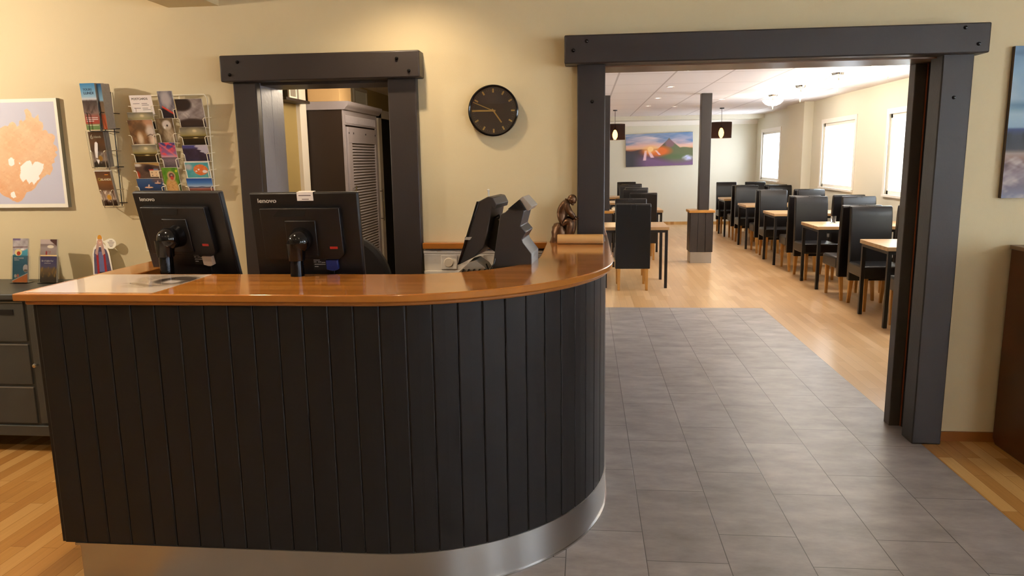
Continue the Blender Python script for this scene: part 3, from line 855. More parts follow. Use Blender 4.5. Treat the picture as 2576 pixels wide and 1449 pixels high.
MB().box(-0.362, -0.07, 0.163, 0.345, 0, 0.198).build('wooden_rail', edge_m, sr, 0.004)

# ================================================================= STATUE AND LOG ROLL
lg = tag(MB().cyl((-0.155, 0, 0), (0.092, 0, 0), 0.026, n=32).build('wooden_log', log_m, None, 0.004), 'pale round wooden log lying on the counter in front of the doorway post', 'log')
lg.location = (0, 3.995, ZT + 0.0265)

fg = thing('bronze_statuette', 'bronze seated figurine bent forward beside the post on the counter', 'statuette', (-0.115, 4.08, ZT))
def skin(name, verts, edges, mt, parent, sub=2, root=0):
    me = bpy.data.meshes.new(name); me.from_pydata([v[0] for v in verts], edges, [])
    o = bpy.data.objects.new(name, me); C.objects.link(o)
    sk = o.modifiers.new('s', 'SKIN')
    for i, v in enumerate(verts):
        r = v[1]; r = r if isinstance(r, tuple) else (r, r)
        me.skin_vertices[0].data[i].radius = r
        me.skin_vertices[0].data[i].use_root = (i == root)
    ss = o.modifiers.new('b', 'SUBSURF'); ss.levels = sub; ss.render_levels = sub
    dg = bpy.context.evaluated_depsgraph_get(); dg.update()
    m2 = bpy.data.meshes.new_from_object(o.evaluated_get(dg))
    o.modifiers.clear(); o.data = m2; m2.name = name
    m2.materials.clear(); m2.materials.append(mt)
    for p in m2.polygons: p.use_smooth = True
    if parent: o.parent = parent
    return o
V_ = [((-0.028, 0.0, 0.120), (0.0375, 0.0384)),   # 0 pelvis
      ((-0.026, 0.0, 0.158), (0.0363, 0.0360)),   # 1 waist
      ((-0.008, -0.002, 0.200), (0.0400, 0.0432)),# 2 chest
      ((0.008, -0.004, 0.220), 0.0290),          # 3 neck base
      ((0.020, -0.008, 0.226), 0.0217),          # 4 neck
      ((0.008, -0.034, 0.205), 0.0203),          # 5 R shoulder
      ((0.028, -0.042, 0.165), 0.0174),          # 6 R elbow (on knee)
      ((0.050, -0.020, 0.136), 0.0123),         # 7 R wrist
      ((0.0, 0.034, 0.205), 0.0203),             # 8 L shoulder
      ((0.022, 0.044, 0.160), 0.0174),           # 9 L elbow
      ((0.052, 0.030, 0.140), 0.0130),           # 10 L wrist
      ((-0.008, -0.028, 0.112), (0.0275, 0.0288)),# 11 R hip
      ((0.032, -0.032, 0.116), 0.0261),          # 12 R knee
      ((0.022, -0.034, 0.065), 0.0203),          # 13 R calf
      ((0.016, -0.034, 0.022), 0.0130),          # 14 R ankle
      ((0.038, -0.040, 0.014), 0.0116),          # 15 R toe
      ((-0.005, 0.024, 0.112), (0.0275, 0.0288)), # 16 L hip
      ((0.046, 0.020, 0.122), 0.0261),           # 17 L knee
      ((0.042, 0.018, 0.070), 0.0188),           # 18
      ((0.030, 0.016, 0.026), 0.0130),           # 19
      ((0.054, 0.010, 0.014), 0.0116)]           # 20
E_ = [(0, 1), (1, 2), (2, 3), (3, 4), (2, 5), (5, 6), (6, 7), (2, 8), (8, 9), (9, 10), (0, 11), (11, 12), (12, 13), (13, 14), (14, 15), (0, 16), (16, 17), (17, 18), (18, 19), (19, 20)]
skin('body', V_, E_, bronze_m, fg)
m = MB().xf(Matrix.Translation((0.038, -0.010, 0.236)) @ Matrix.Rotation(R(32), 4, 'Y'))
m.sphere((0, 0, 0), 0.024, (1.05, 0.86, 1.12)); m.sphere((0.022, 0, -0.006), 0.006, (1, .8, 1.3)); m.sphere((0.015, 0, -0.020), 0.010, (1, 1.1, .8)); m.sphere((0.018, 0, 0.006), 0.009, (1, 1.6, .6))
m.sphere((-0.002, -0.021, -0.003), 0.006, (1, .5, 1.3)); m.sphere((-0.002, 0.021, -0.003), 0.006, (1, .5, 1.3))
m.build('head', bronze_m, fg, weld=False)
def hand(base_, fwd_, side_, name='hand'):
    b = Vector(base_); f = Vector(fwd_).normalized(); s = Vector(side_).normalized(); n = f.cross(s)
    m = MB()
    m.tube([b, b + f * 0.007, b + f * 0.013], 0.0062, 8)
    for i, L in enumerate((0.010, 0.012, 0.011, 0.009)):
        o = s * (i - 1.5) * 0.0034
        m.tube([b + f * 0.012 + o, b + f * (0.012 + L * 0.6) + o + n * 0.002, b + f * (0.012 + L) + o + n * 0.006], 0.0018, 6)
    m.tube([b + f * 0.004 - s * 0.006, b + f * 0.010 - s * 0.010, b + f * 0.016 - s * 0.009], 0.0021, 6)
    return m.build(name, bronze_m, fg, weld=False)
hand((0.052, -0.018, 0.135), (0.7, 0.4, -0.5), (-0.3, 0.9, 0.1))
hand((0.052, 0.030, 0.140), (0.8, -0.3, -0.5), (0.2, 0.9, 0.1))
m = MB(); rings = []; nr = 22
prof = [(0.0, 0.060, 0.048), (0.012, 0.058, 0.048), (0.035, 0.050, 0.045), (0.06, 0.044, 0.043), (0.085, 0.036, 0.040), (0.102, 0.028, 0.034), (0.108, 0.014, 0.018)]
vs = []
for k_, (z, ra, rb) in enumerate(prof):
    for i in range(nr):
        a = 2 * math.pi * i / nr; q = 1 + 0.10 * math.sin(3 * a + z * 60) + 0.06 * math.sin(7 * a + z * 130)
        vs.append((-0.022 + z * -0.10 + ra * q * math.cos(a) * (1.15 if (z < 0.02 and math.cos(a) > 0) else 1.0), rb * q * math.sin(a), z))
fs = [(k_ * nr + i, k_ * nr + (i + 1) % nr, (k_ + 1) * nr + (i + 1) % nr, (k_ + 1) * nr + i) for k_ in range(len(prof) - 1) for i in range(nr)]
fs += [tuple(range(nr - 1, -1, -1)), tuple((len(prof) - 1) * nr + i for i in range(nr))]
m.add(vs, fs); m.build('rock_seat', bronze_m, fg, smooth=50)

# ================================================================= CLOCK
ck = thing('wall_clock', 'round black wall clock with brass hands and hour marks', 'clock', (-0.512, WY0, 1.866))
Rk = 0.139
MB().lathe([(0, 0), (Rk - 0.004, 0), (Rk, -0.004), (Rk, -0.036), (Rk - 0.006, -0.040), (Rk - 0.010, -0.038), (Rk - 0.012, -0.026), (Rk - 0.012, -0.02)], (0, 0, 0), 64, 'y').build('case', blackg_m, ck)
MB().lathe([(0, -0.022), (Rk - 0.011, -0.022)], (0, 0, 0), 64, 'y').build('dial', dial_m, ck, smooth=0)
for i in range(12):
    a = 2 * math.pi * i / 12
    m = MB().xf(Matrix.Rotation(a, 4, 'Y')); m.box(-0.0045, -0.0255, 0.098, 0.0045, -0.0222, 0.119)
    m.build('hour_mark', gold_m, ck)
m = MB()
for i in range(60):
    if i % 5:
        m.xf(Matrix.Rotation(2 * math.pi * i / 60, 4, 'Y')); m.box(-0.0008, -0.0235, 0.108, 0.0008, -0.0222, 0.117)
m.build('minute_marks', mat('dull_tick', '8a7458', 0.5), ck)
def clock_hand(name, ang, L, w, y, tail=0.012):
    m = MB().xf(Matrix.Rotation(R(ang), 4, 'Y')); m.prism([(-w, -tail), (w, -tail), (w * 1.1, L), (-w * 1.1, L)], y - 0.0012, y, 'y')
    m.build(name, gold_m, ck)
clock_hand('hour_hand', 145, 0.078, 0.0035, -0.0265)
clock_hand('minute_hand', 270.5, 0.118, 0.0042, -0.0285)
clock_hand('second_hand', 293, 0.122, 0.0022, -0.0305)
MB().cyl((0, -0.022, 0), (0, -0.033, 0), 0.006, n=20).build('hub', gold_m, ck)
gl = MB().lathe([(0, -0.0375), (0.06, -0.0370), (Rk - 0.011, -0.0350), (Rk - 0.011, -0.0342), (0.06, -0.0362), (0, -0.0367)], (0, 0, 0), 64, 'y').build('cover_glass', glass_m, ck)

# ================================================================= WALL MAP
LAND = [(0.412, 0.141), (0.372, 0.165), (0.337, 0.151), (0.323, 0.155), (0.306, 0.136), (0.288, 0.129), (0.273, 0.141), (0.266, 0.16), (0.251, 0.151), (0.246, 0.127), (0.235, 0.119), (0.224, 0.131), (0.208, 0.122), (0.201, 0.098), (0.208, 0.064), (0.187, 0.057), (0.173, 0.071), (0.164, 0.085), (0.164, 0.105), (0.148, 0.112), (0.121, 0.09), (0.12, 0.127), (0.1, 0.139), (0.098, 0.16), (0.105, 0.184), (0.084, 0.18), (0.073, 0.201), (0.048, 0.204), (0.033, 0.218), (0.037, 0.242), (0.05, 0.262), (0.03, 0.276), (0.024, 0.3), (0.044, 0.31), (0.032, 0.329), (0.055, 0.349), (0.052, 0.368), (0.075, 0.382), (0.069, 0.407), (0.094, 0.445), (0.11, 0.44), (0.151, 0.465), (0.179, 0.494), (0.198, 0.52), (0.225, 0.537), (0.255, 0.544), (0.273, 0.571), (0.299, 0.597), (0.325, 0.605), (0.353, 0.593), (0.372, 0.578), (0.413, 0.561), (0.45, 0.513), (0.60, 0.50), (0.72, 0.45), (0.60, 0.38), (0.66, 0.30), (0.72, 0.2), (0.6, 0.1), (0.5, 0.2)]
GL = [[(0.276, 0.392), (0.25, 0.373), (0.232, 0.361), (0.211, 0.356), (0.2, 0.368), (0.199, 0.387), (0.182, 0.366), (0.161, 0.363), (0.141, 0.375), (0.123, 0.378), (0.132, 0.407), (0.147, 0.431), (0.165, 0.445), (0.163, 0.465), (0.186, 0.484), (0.203, 0.501), (0.215, 0.481), (0.234, 0.498), (0.247, 0.465), (0.272, 0.484), (0.288, 0.455), (0.276, 0.416)],
      [(0.347, 0.349), (0.327, 0.337), (0.309, 0.349), (0.312, 0.378), (0.332, 0.39), (0.35, 0.38)],
      [(0.358, 0.544), (0.333, 0.539), (0.328, 0.573), (0.349, 0.578), (0.361, 0.566)],
      [(0.281, 0.368), (0.271, 0.368), (0.274, 0.378), (0.282, 0.377)]]
MW, MH = 0.80, 0.636
def map_fn(u, v):
    d = (1 - u) * MW; t = (1 - v) * MH
    jx = 0.004 * (nz(u, v, 150, 120, 2) - .5); jy = 0.004 * (nz(u, v, 140, 150, 5) - .5)
    c = base(u, 'cfcede')
    c = mixc(c, rgb('c4c4d6'), nz(u, v, 8, 6, 1) * 0.5)
    land = inpoly(d + jx, t + jy, LAND).astype(float)
    lc = mixc(base(u, 'efc9a0'), rgb('eaa878'), nz(u, v, 16, 12, 3) * 0.9 - .2 + (t - 0.3) * 1.2)
    lc = mixc(lc, rgb('fbe0b4'), (nz(u, v, 60, 60, 7) - .5) * 0.9)
    lc = mixc(lc, rgb('c98d66'), (nz(u, v, 110, 90, 9) - .68) * 1.2)
    c = np.where(land[:, None] > 0.5, lc, c)
    for g in GL:
        gi = inpoly(d + jx * 1.2, t + jy * 1.2, g)
        c = np.where(gi[:, None], rgb('fffdf8'), c)
    b = (d < 0.017) | (t < 0.021) | (t > MH - 0.022) | (d > MW - 0.017)
    return np.where(b[:, None], rgb('f8f2e2'), c)
wm = thing('wall_map', 'large wall map board with orange island and white glaciers', 'map', (-3.082 - MW / 2, WY0 - 0.001, 1.356))
paint('map_print', MW, MH, 300, 240, map_fn, canvas_m, wm, 0.030, edge=(0.55, 0.53, 0.45))

# ================================================================= POSTCARDS
def P_glow(u, v):
    c = ramp(v, [(0, '1a1208'), (0.36, '2a1e0c'), (0.40, '6b5a2a'), (0.47, '2c2410'), (0.52, '8a7a3c'), (0.6, '9c8f62'), (0.8, '8e8672'), (1, '6e6857')])
    c = mixc(c, rgb('fff3cf'), 1.1 - ell(u, v, 0.56, 0.80, 0.10, 0.10)); c = mixc(c, rgb('c9b98a'), (1 - ell(u, v, 0.56, 0.78, 0.36, 0.26)) * 0.6)
    return mixc(c, rgb('ffe9b0'), 1.0 - ell(u, v, 0.56, 0.42, 0.13, 0.035))
def P_horse(u, v):
    c = mixc(base(u, '9a7048'), rgb('4a3222'), nz(u, v, 6, 5, 2) * 1.6 - 0.4)
    c = mixc(c, rgb('d8bfa0'), 1.1 - ell(u, v, 0.38, 0.22, 0.15, 0.32)); c = mixc(c, rgb('c09070'), 1.2 - ell(u, v, 0.85, 0.85, 0.28, 0.22))
    c = mixc(c, rgb('d6c6b8'), 1.2 - ell(u, v, 0.84, 0.52, 0.22, 0.30)); c = mixc(c, rgb('e2c8b0'), 1.1 - ell(u, v, 0.9, 0.12, 0.22, 0.25))
    c = mixc(c, rgb('6a5038'), 1.0 - ell(u, v, 0.45, 0.72, 0.30, 0.22))
    return mixc(c, rgb('3a241a'), (0.03 - np.abs(v - 0.40 + 0.5 * np.abs(u - 0.82))) * 30 * (np.abs(u - .82) < .16))
def P_volcano(u, v):
    c = mixc(base(u, '5c5a66'), rgb('a9a3a6'), nz(u, v, 9, 9, 3) * 1.4 - 0.2)
    c = mixc(c, rgb('b9b1b2'), 1.2 - ell(u, v, 0.5, 0.72, 0.40, 0.35)); c = mixc(c, rgb('2c2228'), step(0.30 - v + 0.1 * np.sin(u * 7), 0.1))
    return mixc(c, rgb('e8442c'), (0.05 - np.abs(v - 0.30 + 0.38 * (u - 0.5))) * 30 * (u > 0.15) * (u < 0.9))
def P_sheep(u, v):
    c = mixc(base(u, '4a3a24'), rgb('8a7658'), nz(u, v, 10, 8, 1))
    c = mixc(c, rgb('cfc4ba'), (1.2 - ell(u, v, 0.6, 0.72, 0.30, 0.22)) * 1.5); c = mixc(c, rgb('b7a488'), (1.2 - ell(u, v, 0.66, 0.30, 0.38, 0.42)) * (0.5 + nz(u, v, 26, 18, 4) * 0.7))
    c = mixc(c, rgb('1c1412'), 1.2 - ell(u, v, 0.62, 0.70, 0.06, 0.05))
    return mixc(c, rgb('e9e2dc'), 1 - ell(u, v, 0.45, 0.62, 0.08, 0.07))
def P_sunset(u, v):
    c = ramp(v, [(0, '5c5056'), (0.30, '8a7a7e'), (0.40, '6b5a66'), (0.43, 'e0a8ac'), (0.55, '8a6a9e'), (0.72, 'a0567c'), (0.85, '4a4a8e'), (1, '2c3a7a')])
    c = mixc(c, rgb('e8505a'), (nz(u, v, 6, 12, 5) - 0.45) * 4 * step(v - 0.5, 0.1)); c = mixc(c, rgb('f0787a'), (0.07 - np.abs(v - 0.98 + 0.55 * u)) * 12)
    return mixc(c, rgb('3a3034'), (0.03 - np.abs((u * 1.3 + v * 2.3 + 0.2 * np.sin(u * 8)) % 0.28 - 0.1)) * 14 * step(0.38 - v, 0.04))
def P_coast(u, v):
    c = mixc(base(u, '2c2433'), rgb('3f3450'), nz(u, v, 9, 5, 3)); c = mixc(c, rgb('4a4a84'), step(v - 0.80, 0.15))
    e = 0.42 + 0.10 * np.sin(v * 18) + 0.5 * (0.78 - v)
    return mixc(c, rgb('bcb6c4'), step(u - 0.62 + (v - 0.75) * 0.6 - 0.05 * np.sin(v * 40), 0.05) * step(v - 0.48 + 0.05 * np.sin(u * 30), 0.05))
def P_village(u, v):
    c = mixc(base(u, '4c3a34'), rgb('6e5848'), nz(u, v, 10, 7, 3)); c = mixc(c, rgb('b08c54'), step(v - 0.84 - 0.08 * np.sin(u * 4), 0.03)); c = mixc(c, rgb('2f2226'), 1.3 - ell(u, v, 0.55, 0.62, 0.22, 0.24))
    c = mixc(c, rgb('cfc6bc'), 1.2 - ell(u, v, 0.12, 0.84, 0.18, 0.12)); h = ((u > 0.56) & (u < 0.95) & (v > 0.12) & (v < 0.52)); c = np.where(h[:, None], rgb('e8c9a0'), c)
    r_ = ((u > 0.54) & (u < 0.75) & (v > 0.5) & (v < 0.6)); c = np.where(r_[:, None], rgb('b02a28'), c); r_ = ((u >= 0.75) & (u < 0.93) & (v > 0.5) & (v < 0.62)); c = np.where(r_[:, None], rgb('7c88a8'), c)
    for a in (0.64, 0.82):
        for b in (0.2, 0.38):
            w_ = (np.abs(u - a) < 0.02) & (np.abs(v - b) < 0.04); c = np.where(w_[:, None], rgb('7a6450'), c)
    return mixc(c, rgb('c0401c'), 1.1 - ell(u, v, 0.05, 0.25, 0.12, 0.28))
def P_chick(u, v):
    c = mixc(base(u, '3c7a1e'), rgb('84a83a'), nz(u, v, 12, 10, 2)); c = mixc(c, rgb('e8e03a'), 1.1 - ell(u, v, 0.88, 0.86, 0.09, 0.05)); c = mixc(c, rgb('3c4a1c'), step(u - 0.75 - 0.4 * v, 0.1) * 0.8)
    c = mixc(c, rgb('d8a868'), (1.15 - ell(u, v, 0.45, 0.20, 0.40, 0.42)) * 2); c = mixc(c, rgb('a87438'), (nz(u, v, 18, 30, 4) - 0.5) * 2 * (ell(u, v, 0.45, 0.20, 0.38, 0.40) < 1)); c = mixc(c, rgb('caa878'), (1.15 - ell(u, v, 0.52, 0.66, 0.26, 0.20)) * 3)
    c = mixc(c, rgb('6a4a48'), (1.15 - ell(u, v, 0.54, 0.68, 0.17, 0.11)) * 3); c = mixc(c, rgb('c8483c'), (1.15 - ell(u, v, 0.54, 0.58, 0.10, 0.08)) * 3)
    return mixc(c, rgb('eae0d8'), (1 - ell(u, v, 0.54, 0.70, 0.07, 0.025)) * 2)
def P_isle(u, v):
    c = mixc(base(u, '6ab4b0'), rgb('3c96a4'), nz(u, v, 8, 8, 2)); c = mixc(c, rgb('b8b4b4'), 1.2 - ell(u, v, 0.15, 0.68, 0.17, 0.22))
    land = step(1.0 + 0.25 * (nz(u, v, 20, 20, 3) - .5) - ell(u, v, 0.62, 0.50, 0.29, 0.32), 0.06); c = mixc(c, rgb('dd7038'), land); c = mixc(c, rgb('e8965c'), land * (nz(u, v, 20, 22, 5) - 0.4) * 2)
    for a, b, r1, r2 in ((0.78, 0.40, 0.10, 0.09), (0.54, 0.52, 0.04, 0.05), (0.44, 0.42, 0.04, 0.04)): c = mixc(c, rgb('efe6e4'), (1.1 - ell(u, v, a, b, r1, r2)) * 4)
    b = (u < 0.03) | (u > 0.97) | (v > 0.95) | (v < 0.04)
    return np.where(b[:, None], rgb('e8e2da'), c)
def P_boats(u, v):
    c = ramp(v, [(0, '1c2c44'), (0.5, '2a4a7a'), (1, '40608c')]); c = mixc(c, rgb('6a5a60'), step(u - 0.6, 0.2) * step(v - 0.75, 0.1))
    for a, b, s in ((0.42, 0.42, 1.0), (0.80, 0.70, 0.8)):
        c = mixc(c, rgb('e8b48c'), (1.1 - ell(u, v, a, b, 0.17 * s, 0.05 * s)) * 3); c = mixc(c, rgb('d8b8a8'), (1.1 - ell(u - 0.1 * (v - b), v, a, b + 0.10 * s, 0.03, 0.12 * s)) * 2)
        c = mixc(c, rgb('2c2430'), (1.0 - ell(u, v, a + 0.06, b - 0.09, 0.10 * s, 0.03)) * 2)
    return c
def P_blue(u, v):
    c = ramp(v, [(0, '6a3028'), (0.25, '8a4a3c'), (0.36, 'a87870'), (0.40, '4a6a98'), (0.46, 'b0c0d4'), (0.7, '4a80c0'), (1, '1c4a98')])
    return mixc(c, rgb('3a3a44'), (0.04 - np.abs(v - 0.42 - 0.02 * np.sin(u * 14))) * 30)
def P_rock(u, v):
    c = mixc(base(u, '6e6260'), rgb('b0a6a4'), nz(u, v, 7, 9, 4) * 1.3); c = mixc(c, rgb('2e2422'), (1.15 - ell(u, v, 0.20, 0.82, 0.40, 0.26)) * 2); c = mixc(c, rgb('3c302c'), (1.15 - ell(u, v, 0.5, 0.10, 0.6, 0.22)) * 2)
    return mixc(c, rgb('ece4e0'), (0.03 - np.abs((v + u * 1.1) % 0.16 - 0.08)) * 20 * (ell(u, v, 0.32, 0.42, 0.13, 0.10) < 1))
def P_sign(u, v): return base(u, 'f6ece4')
def P_dark(u, v): return mixc(base(u, '2a1c1a'), rgb('a83024'), (nz(u, v, 6, 8, 3) - 0.5) * 3)
def P_gold(u, v): return mixc(base(u, '17120c'), rgb('d8a02a'), (nz(u, v, 14, 16, 6) - 0.52) * 6 * step(v - 0.3, 0.1))

rack = thing('postcard_rack', 'white wire postcard rack hung on the cream wall above the left monitor', 'rack', (-2.39, WY0, 1.14))
m = MB(); rx0, rx1, rz1 = -0.232, 0.222, 0.852
m.tube([(rx1, -0.012, -0.05), (rx1, -0.012, rz1 - 0.02), (rx1 - 0.015, -0.014, rz1), (rx0 + 0.015, -0.014, rz1), (rx0, -0.012, rz1 - 0.02), (rx0, -0.012, -0.05)], 0.0042, 8)
for x in (rx0 + 0.155, rx0 + 0.285): m.tube([(x, -0.010, -0.05), (x, -0.010, rz1)], 0.0025)
m.tube([(rx0, -0.012, -0.05), (rx1, -0.012, -0.05)], 0.0035)
m.build('wire_frame', whitewire_m, rack)
# (centre x, bottom z, width, height, picture, column, label)
CARDS = [
 (-2.534, 1.880, 0.140, 0.110, P_sign, 'white printed POSTCARDS price sign at the top left of the wire rack'),
 (-2.544, 1.800, 0.162, 0.095, P_glow, 'landscape postcard of a low sun, top of the left column under the price sign'),
 (-2.544, 1.716, 0.155, 0.138, P_horse, 'brown postcard of close horses in the left column'),
 (-2.538, 1.610, 0.155, 0.102, P_glow, 'landscape postcard of a low sun over dark water, below the horses postcard'),
 (-2.534, 1.517, 0.155, 0.095, P_village, 'postcard of a white house with red roof in the left column'),
 (-2.526, 1.430, 0.165, 0.090, P_boats, 'blue postcard of boats just above the left monitor'),
 (-2.526, 1.345, 0.150, 0.090, P_boats, 'postcard in the left column, its edge just showing beside the left monitor'),
 (-2.526, 1.252, 0.150, 0.090, P_dark, 'dark red postcard half hidden behind the left monitor'),
 (-2.520, 1.165, 0.150, 0.090, P_gold, 'black and gold postcard, lowest one beside the left monitor'),
 (-2.378, 1.858, 0.094, 0.152, P_volcano, 'tall postcard of an ash cloud and red lava at the top of the middle column'),
 (-2.397, 1.722, 0.105, 0.138, P_sheep, 'tall postcard of a shaggy sheep in the middle column'),
 (-2.394, 1.580, 0.102, 0.144, P_sunset, 'tall postcard with a red and violet sunset sky'),
 (-2.390, 1.436, 0.103, 0.147, P_chick, 'tall green postcard of a fluffy animal with open mouth'),
 (-2.240, 1.806, 0.165, 0.158, P_rock, 'grey postcard of rock and ice at the top of the right column'),
 (-2.236, 1.704, 0.160, 0.102, P_glow, 'landscape postcard of a low sun in the right column'),
 (-2.233, 1.614, 0.158, 0.092, P_coast, 'dark violet postcard with white coastline in the right column'),
 (-2.231, 1.516, 0.155, 0.098, P_isle, 'turquoise postcard with an orange island map'),
 (-2.224, 1.428, 0.160, 0.090, P_blue, 'blue sky postcard with dark hills, just above the left monitor at the right'),
]
for (x, z, w, h, fn, lab) in CARDS:
    tl = R(13)
    o = paint('postcard' if fn is not P_sign else 'price_sign', w - 0.006, h, 44, 40, fn, print_m, None, 0.0015 if fn is P_sign else 0.006)
    o.location = (x, WY0 - 0.052, z + 0.004); o.rotation_euler = (tl, 0, 0)
    tag(o, lab, 'postcard' if fn is not P_sign else 'sign', 'cards in the wire rack')
    # the wire pocket holding it: a part of the rack
    rel = Vector((x, WY0 - 0.052, z)) - rack.location
    m = MB()
    pz = min(0.052, h * 0.5)
    def pt(dx, dy, dz):
        return (rel.x + dx, rel.y + dy - math.sin(tl) * dz, rel.z + math.cos(tl) * dz)
    for sx in (-1, 1):
        xx = sx * (w / 2 - 0.012); xo = sx * (w / 2 + 0.006)
        m.tube([(rel.x + xo, -0.012, rel.z + pz + 0.004), pt(xo, -0.012, pz + 0.001), pt(xx + sx * 0.006, -0.0125, pz), pt(xx, -0.0135, pz - 0.006), pt(xx, -0.0125, 0.002), pt(xx, -0.002, -0.002), (rel.x + xx, -0.012, rel.z - 0.002)], 0.0022)
    m.tube([pt(-w / 2 + 0.012, -0.008, 0.0), pt(w / 2 - 0.012, -0.008, 0.0)], 0.0018)
    m.build('wire_pocket', whitewire_m, rack)
    if fn is P_sign:
        text('POSTCARDS', 0.0165, ink_m, o, (-0.055, -0.0016, 0.084), sx=1.05, ext=0.0001, bold=0.0003)
        mm = MB()
        for (a, b, c_) in [(-0.052, -0.012, 0.062), (0.0, 0.034, 0.062), (0.0, 0.042, 0.053), (-0.050, -0.010, 0.036), (0.0, 0.034, 0.036), (0.0, 0.052, 0.027)]:
            mm.box(a, -0.0019, c_, b, -0.0016, c_ + 0.0026)
        mm.build('price_lines', MATS['grey_ink'], o)

# ================================================================= BROCHURE RACK ON THE WALL
br = thing('wall_brochure_rack', 'dark wire brochure rack on the wall between map and postcards', 'rack', (-2.79, WY0, 1.36))
m = MB()
for x in (-0.02, 0.035): m.tube([(x, -0.008, 0.0), (x, -0.008, 0.66)], 0.003)
for z in (0.02, 0.23, 0.45): m.tube([(-0.06, -0.008, z), (0.07, -0.008, z)], 0.0025)
m.build('wire_frame', blackwire_m, br)
def B_kip(u, v):
    c = ramp(v, [(0, '6a8a52'), (0.11, '7e9462'), (0.14, 'b0483c'), (0.28, 'a05a50'), (0.36, '8a7068'), (0.46, '6a5a56'), (0.62, '4c4240'), (0.66, 'd8d8dc'), (0.72, '9cc4dc'), (1, '4a90c4')])
    c = mixc(c, rgb('4a3c3a'), (nz(u, v, 9, 12, 3) - .45) * 3 * step(v - .36, .05) * step(.64 - v, .04))
    for q in (0.19, 0.225, 0.26, 0.295):
        c = mixc(c, rgb('f4e8e4'), (0.005 - np.abs(v - q)) * 400 * (u > 0.08) * (u < (0.9 if q != 0.19 else 0.6)))
    return mixc(c, rgb('e8e4c8'), (0.006 - np.abs(v - 0.10)) * 400 * (u > 0.1) * (u < 0.9))
def B_brown(u, v):
    c = ramp(v, [(0, '2e2420'), (0.14, '4c3a34'), (0.2, 'c8b0a0'), (0.4, 'a08878'), (0.48, '6a4a34'), (0.7, '8a5a34'), (1, '5c3a24')])
    c = mixc(c, rgb('e8d8c8'), (nz(u, v, 10, 16, 6) - .5) * 4 * step(.44 - v, .06) * step(v - .12, .04))
    return mixc(c, rgb('d8a040'), (1.1 - ell(u, v, 0.55, 0.25, 0.16, 0.09)) * 1.5)
def stack(name, lab, x, ytop, z, w, h, th, tilt, fn, extra=None):
    t = thing(name, lab, 'brochure', (x, WY0 - ytop, z), 0, 'brochures in the wall rack')
    T = Matrix.Rotation(R(tilt), 4, 'X')
    paint('cover', w, h, 40, 80, fn, gloss_m, t, 0.0008, mtx=T @ Matrix.Translation((0, -0.0002, 0)))
    m = MB().xf(T); n = max(2, int(th / 0.004))
    for i in range(n):
        a = th * i / n; m.box(-w / 2, a + 0.0003, 0, w / 2, a + th / n - 0.0004, h - (0.002 if i % 2 else 0))
    m.build('leaflet_block', mat('leaflet_edges', 'a89c8c', 0.5, noise=(80, 0.2)), t)
    return t, T
b1, T1 = stack('brochure_stack', 'thick blue topped brochure stack at the top of the wall rack', -2.782, 0.150, 1.800, 0.088, 0.255, 0.085, 5, B_kip)
text('TOURS', 0.017, mat('navy_ink', '2c5070', 0.5), b1, (-0.030, -0.0012, 0.215), mtx=T1, bold=0.0003)
text('LUNDI', 0.020, MATS['navy_ink'], b1, (-0.028, -0.0012, 0.195), mtx=T1, bold=0.0006)
def B_side(u, v): return ramp(v, [(0, 'c86a44'), (0.3, 'b85a38'), (0.36, '8a7058'), (0.6, '6a5844'), (0.64, '8cb8d0'), (1, '2c5a84')])
b1b, T1b = stack('brochure_stack', 'narrow strip of a second blue brochure beside the thick stack', -2.719, 0.140, 1.802, 0.026, 0.250, 0.075, 5, B_side)
b2, T2 = stack('brochure_stack', 'brown brochures in a clear sleeve, middle pocket of the wall rack', -2.780, 0.125, 1.590, 0.092, 0.200, 0.05, 6, B_brown)
m = MB().xf(T2); m.box(-0.055, -0.004, -0.004, 0.058, 0.062, 0.0); m.box(-0.0555, -0.004, 0, -0.0545, 0.062, 0.206); m.box(0.058, -0.004, 0, 0.0595, 0.062, 0.206); m.box(-0.055, -0.005, 0, 0.058, -0.0038, 0.206)
m.build('clear_sleeve', acryl_m, b2)
m = MB().xf(T2); m.prism([(-0.022, 0.055), (-0.008, 0.052), (0.006, 0.135), (-0.002, 0.145), (-0.012, 0.140), (-0.020, 0.10)], -0.0065, -0.0055, 'y'); m.prism([(-0.018, 0.046), (0.002, 0.042), (-0.010, 0.016)], -0.0065, -0.0055, 'y')
m.build('sleeve_shapes', paper_m, b2)  # two slanted white shapes on the sleeve front
text('6', 0.036, mat('cream_ink', 'eadcb8', 0.4), b2, (-0.036, -0.0012, 0.160), mtx=T2, bold=0.0008)
text('Islands', 0.017, MATS['cream_ink'], b2, (-0.016, -0.0012, 0.166), mtx=T2, bold=0.0003)
b3, T3 = stack('brochure_stack', 'brown brochure with ISLANDS lettering and small flag leaning in the lowest pocket', -2.775, 0.085, 1.366, 0.093, 0.205, 0.02, 13, B_brown)
text('G', 0.024, mat('gold_ink', 'b8a040', 0.4), b3, (-0.038, -0.0012, 0.150), mtx=T3, bold=0.0005)
text('ISLANDS', 0.0165, MATS['cream_ink'], b3, (-0.021, -0.0012, 0.152), mtx=T3, bold=0.0004)
m = MB().xf(T3)
m.mat(0).box(0.010, -0.0014, 0.190, 0.032, -0.0009, 0.193); m.mat(1).box(0.010, -0.0014, 0.187, 0.032, -0.0009, 0.190); m.mat(2).box(0.010, -0.0014, 0.184, 0.032, -0.0009, 0.187)
m.build('small_flag', [ink_m, mat('flag_red', 'c03020', 0.5), mat('flag_gold', 'e8b830', 0.5)], b3)
m = MB().xf(T3); m.box(-0.052, -0.001, 0.205, 0.047, 0.022, 0.207); m.build('top_sheet', paper_m, b3)
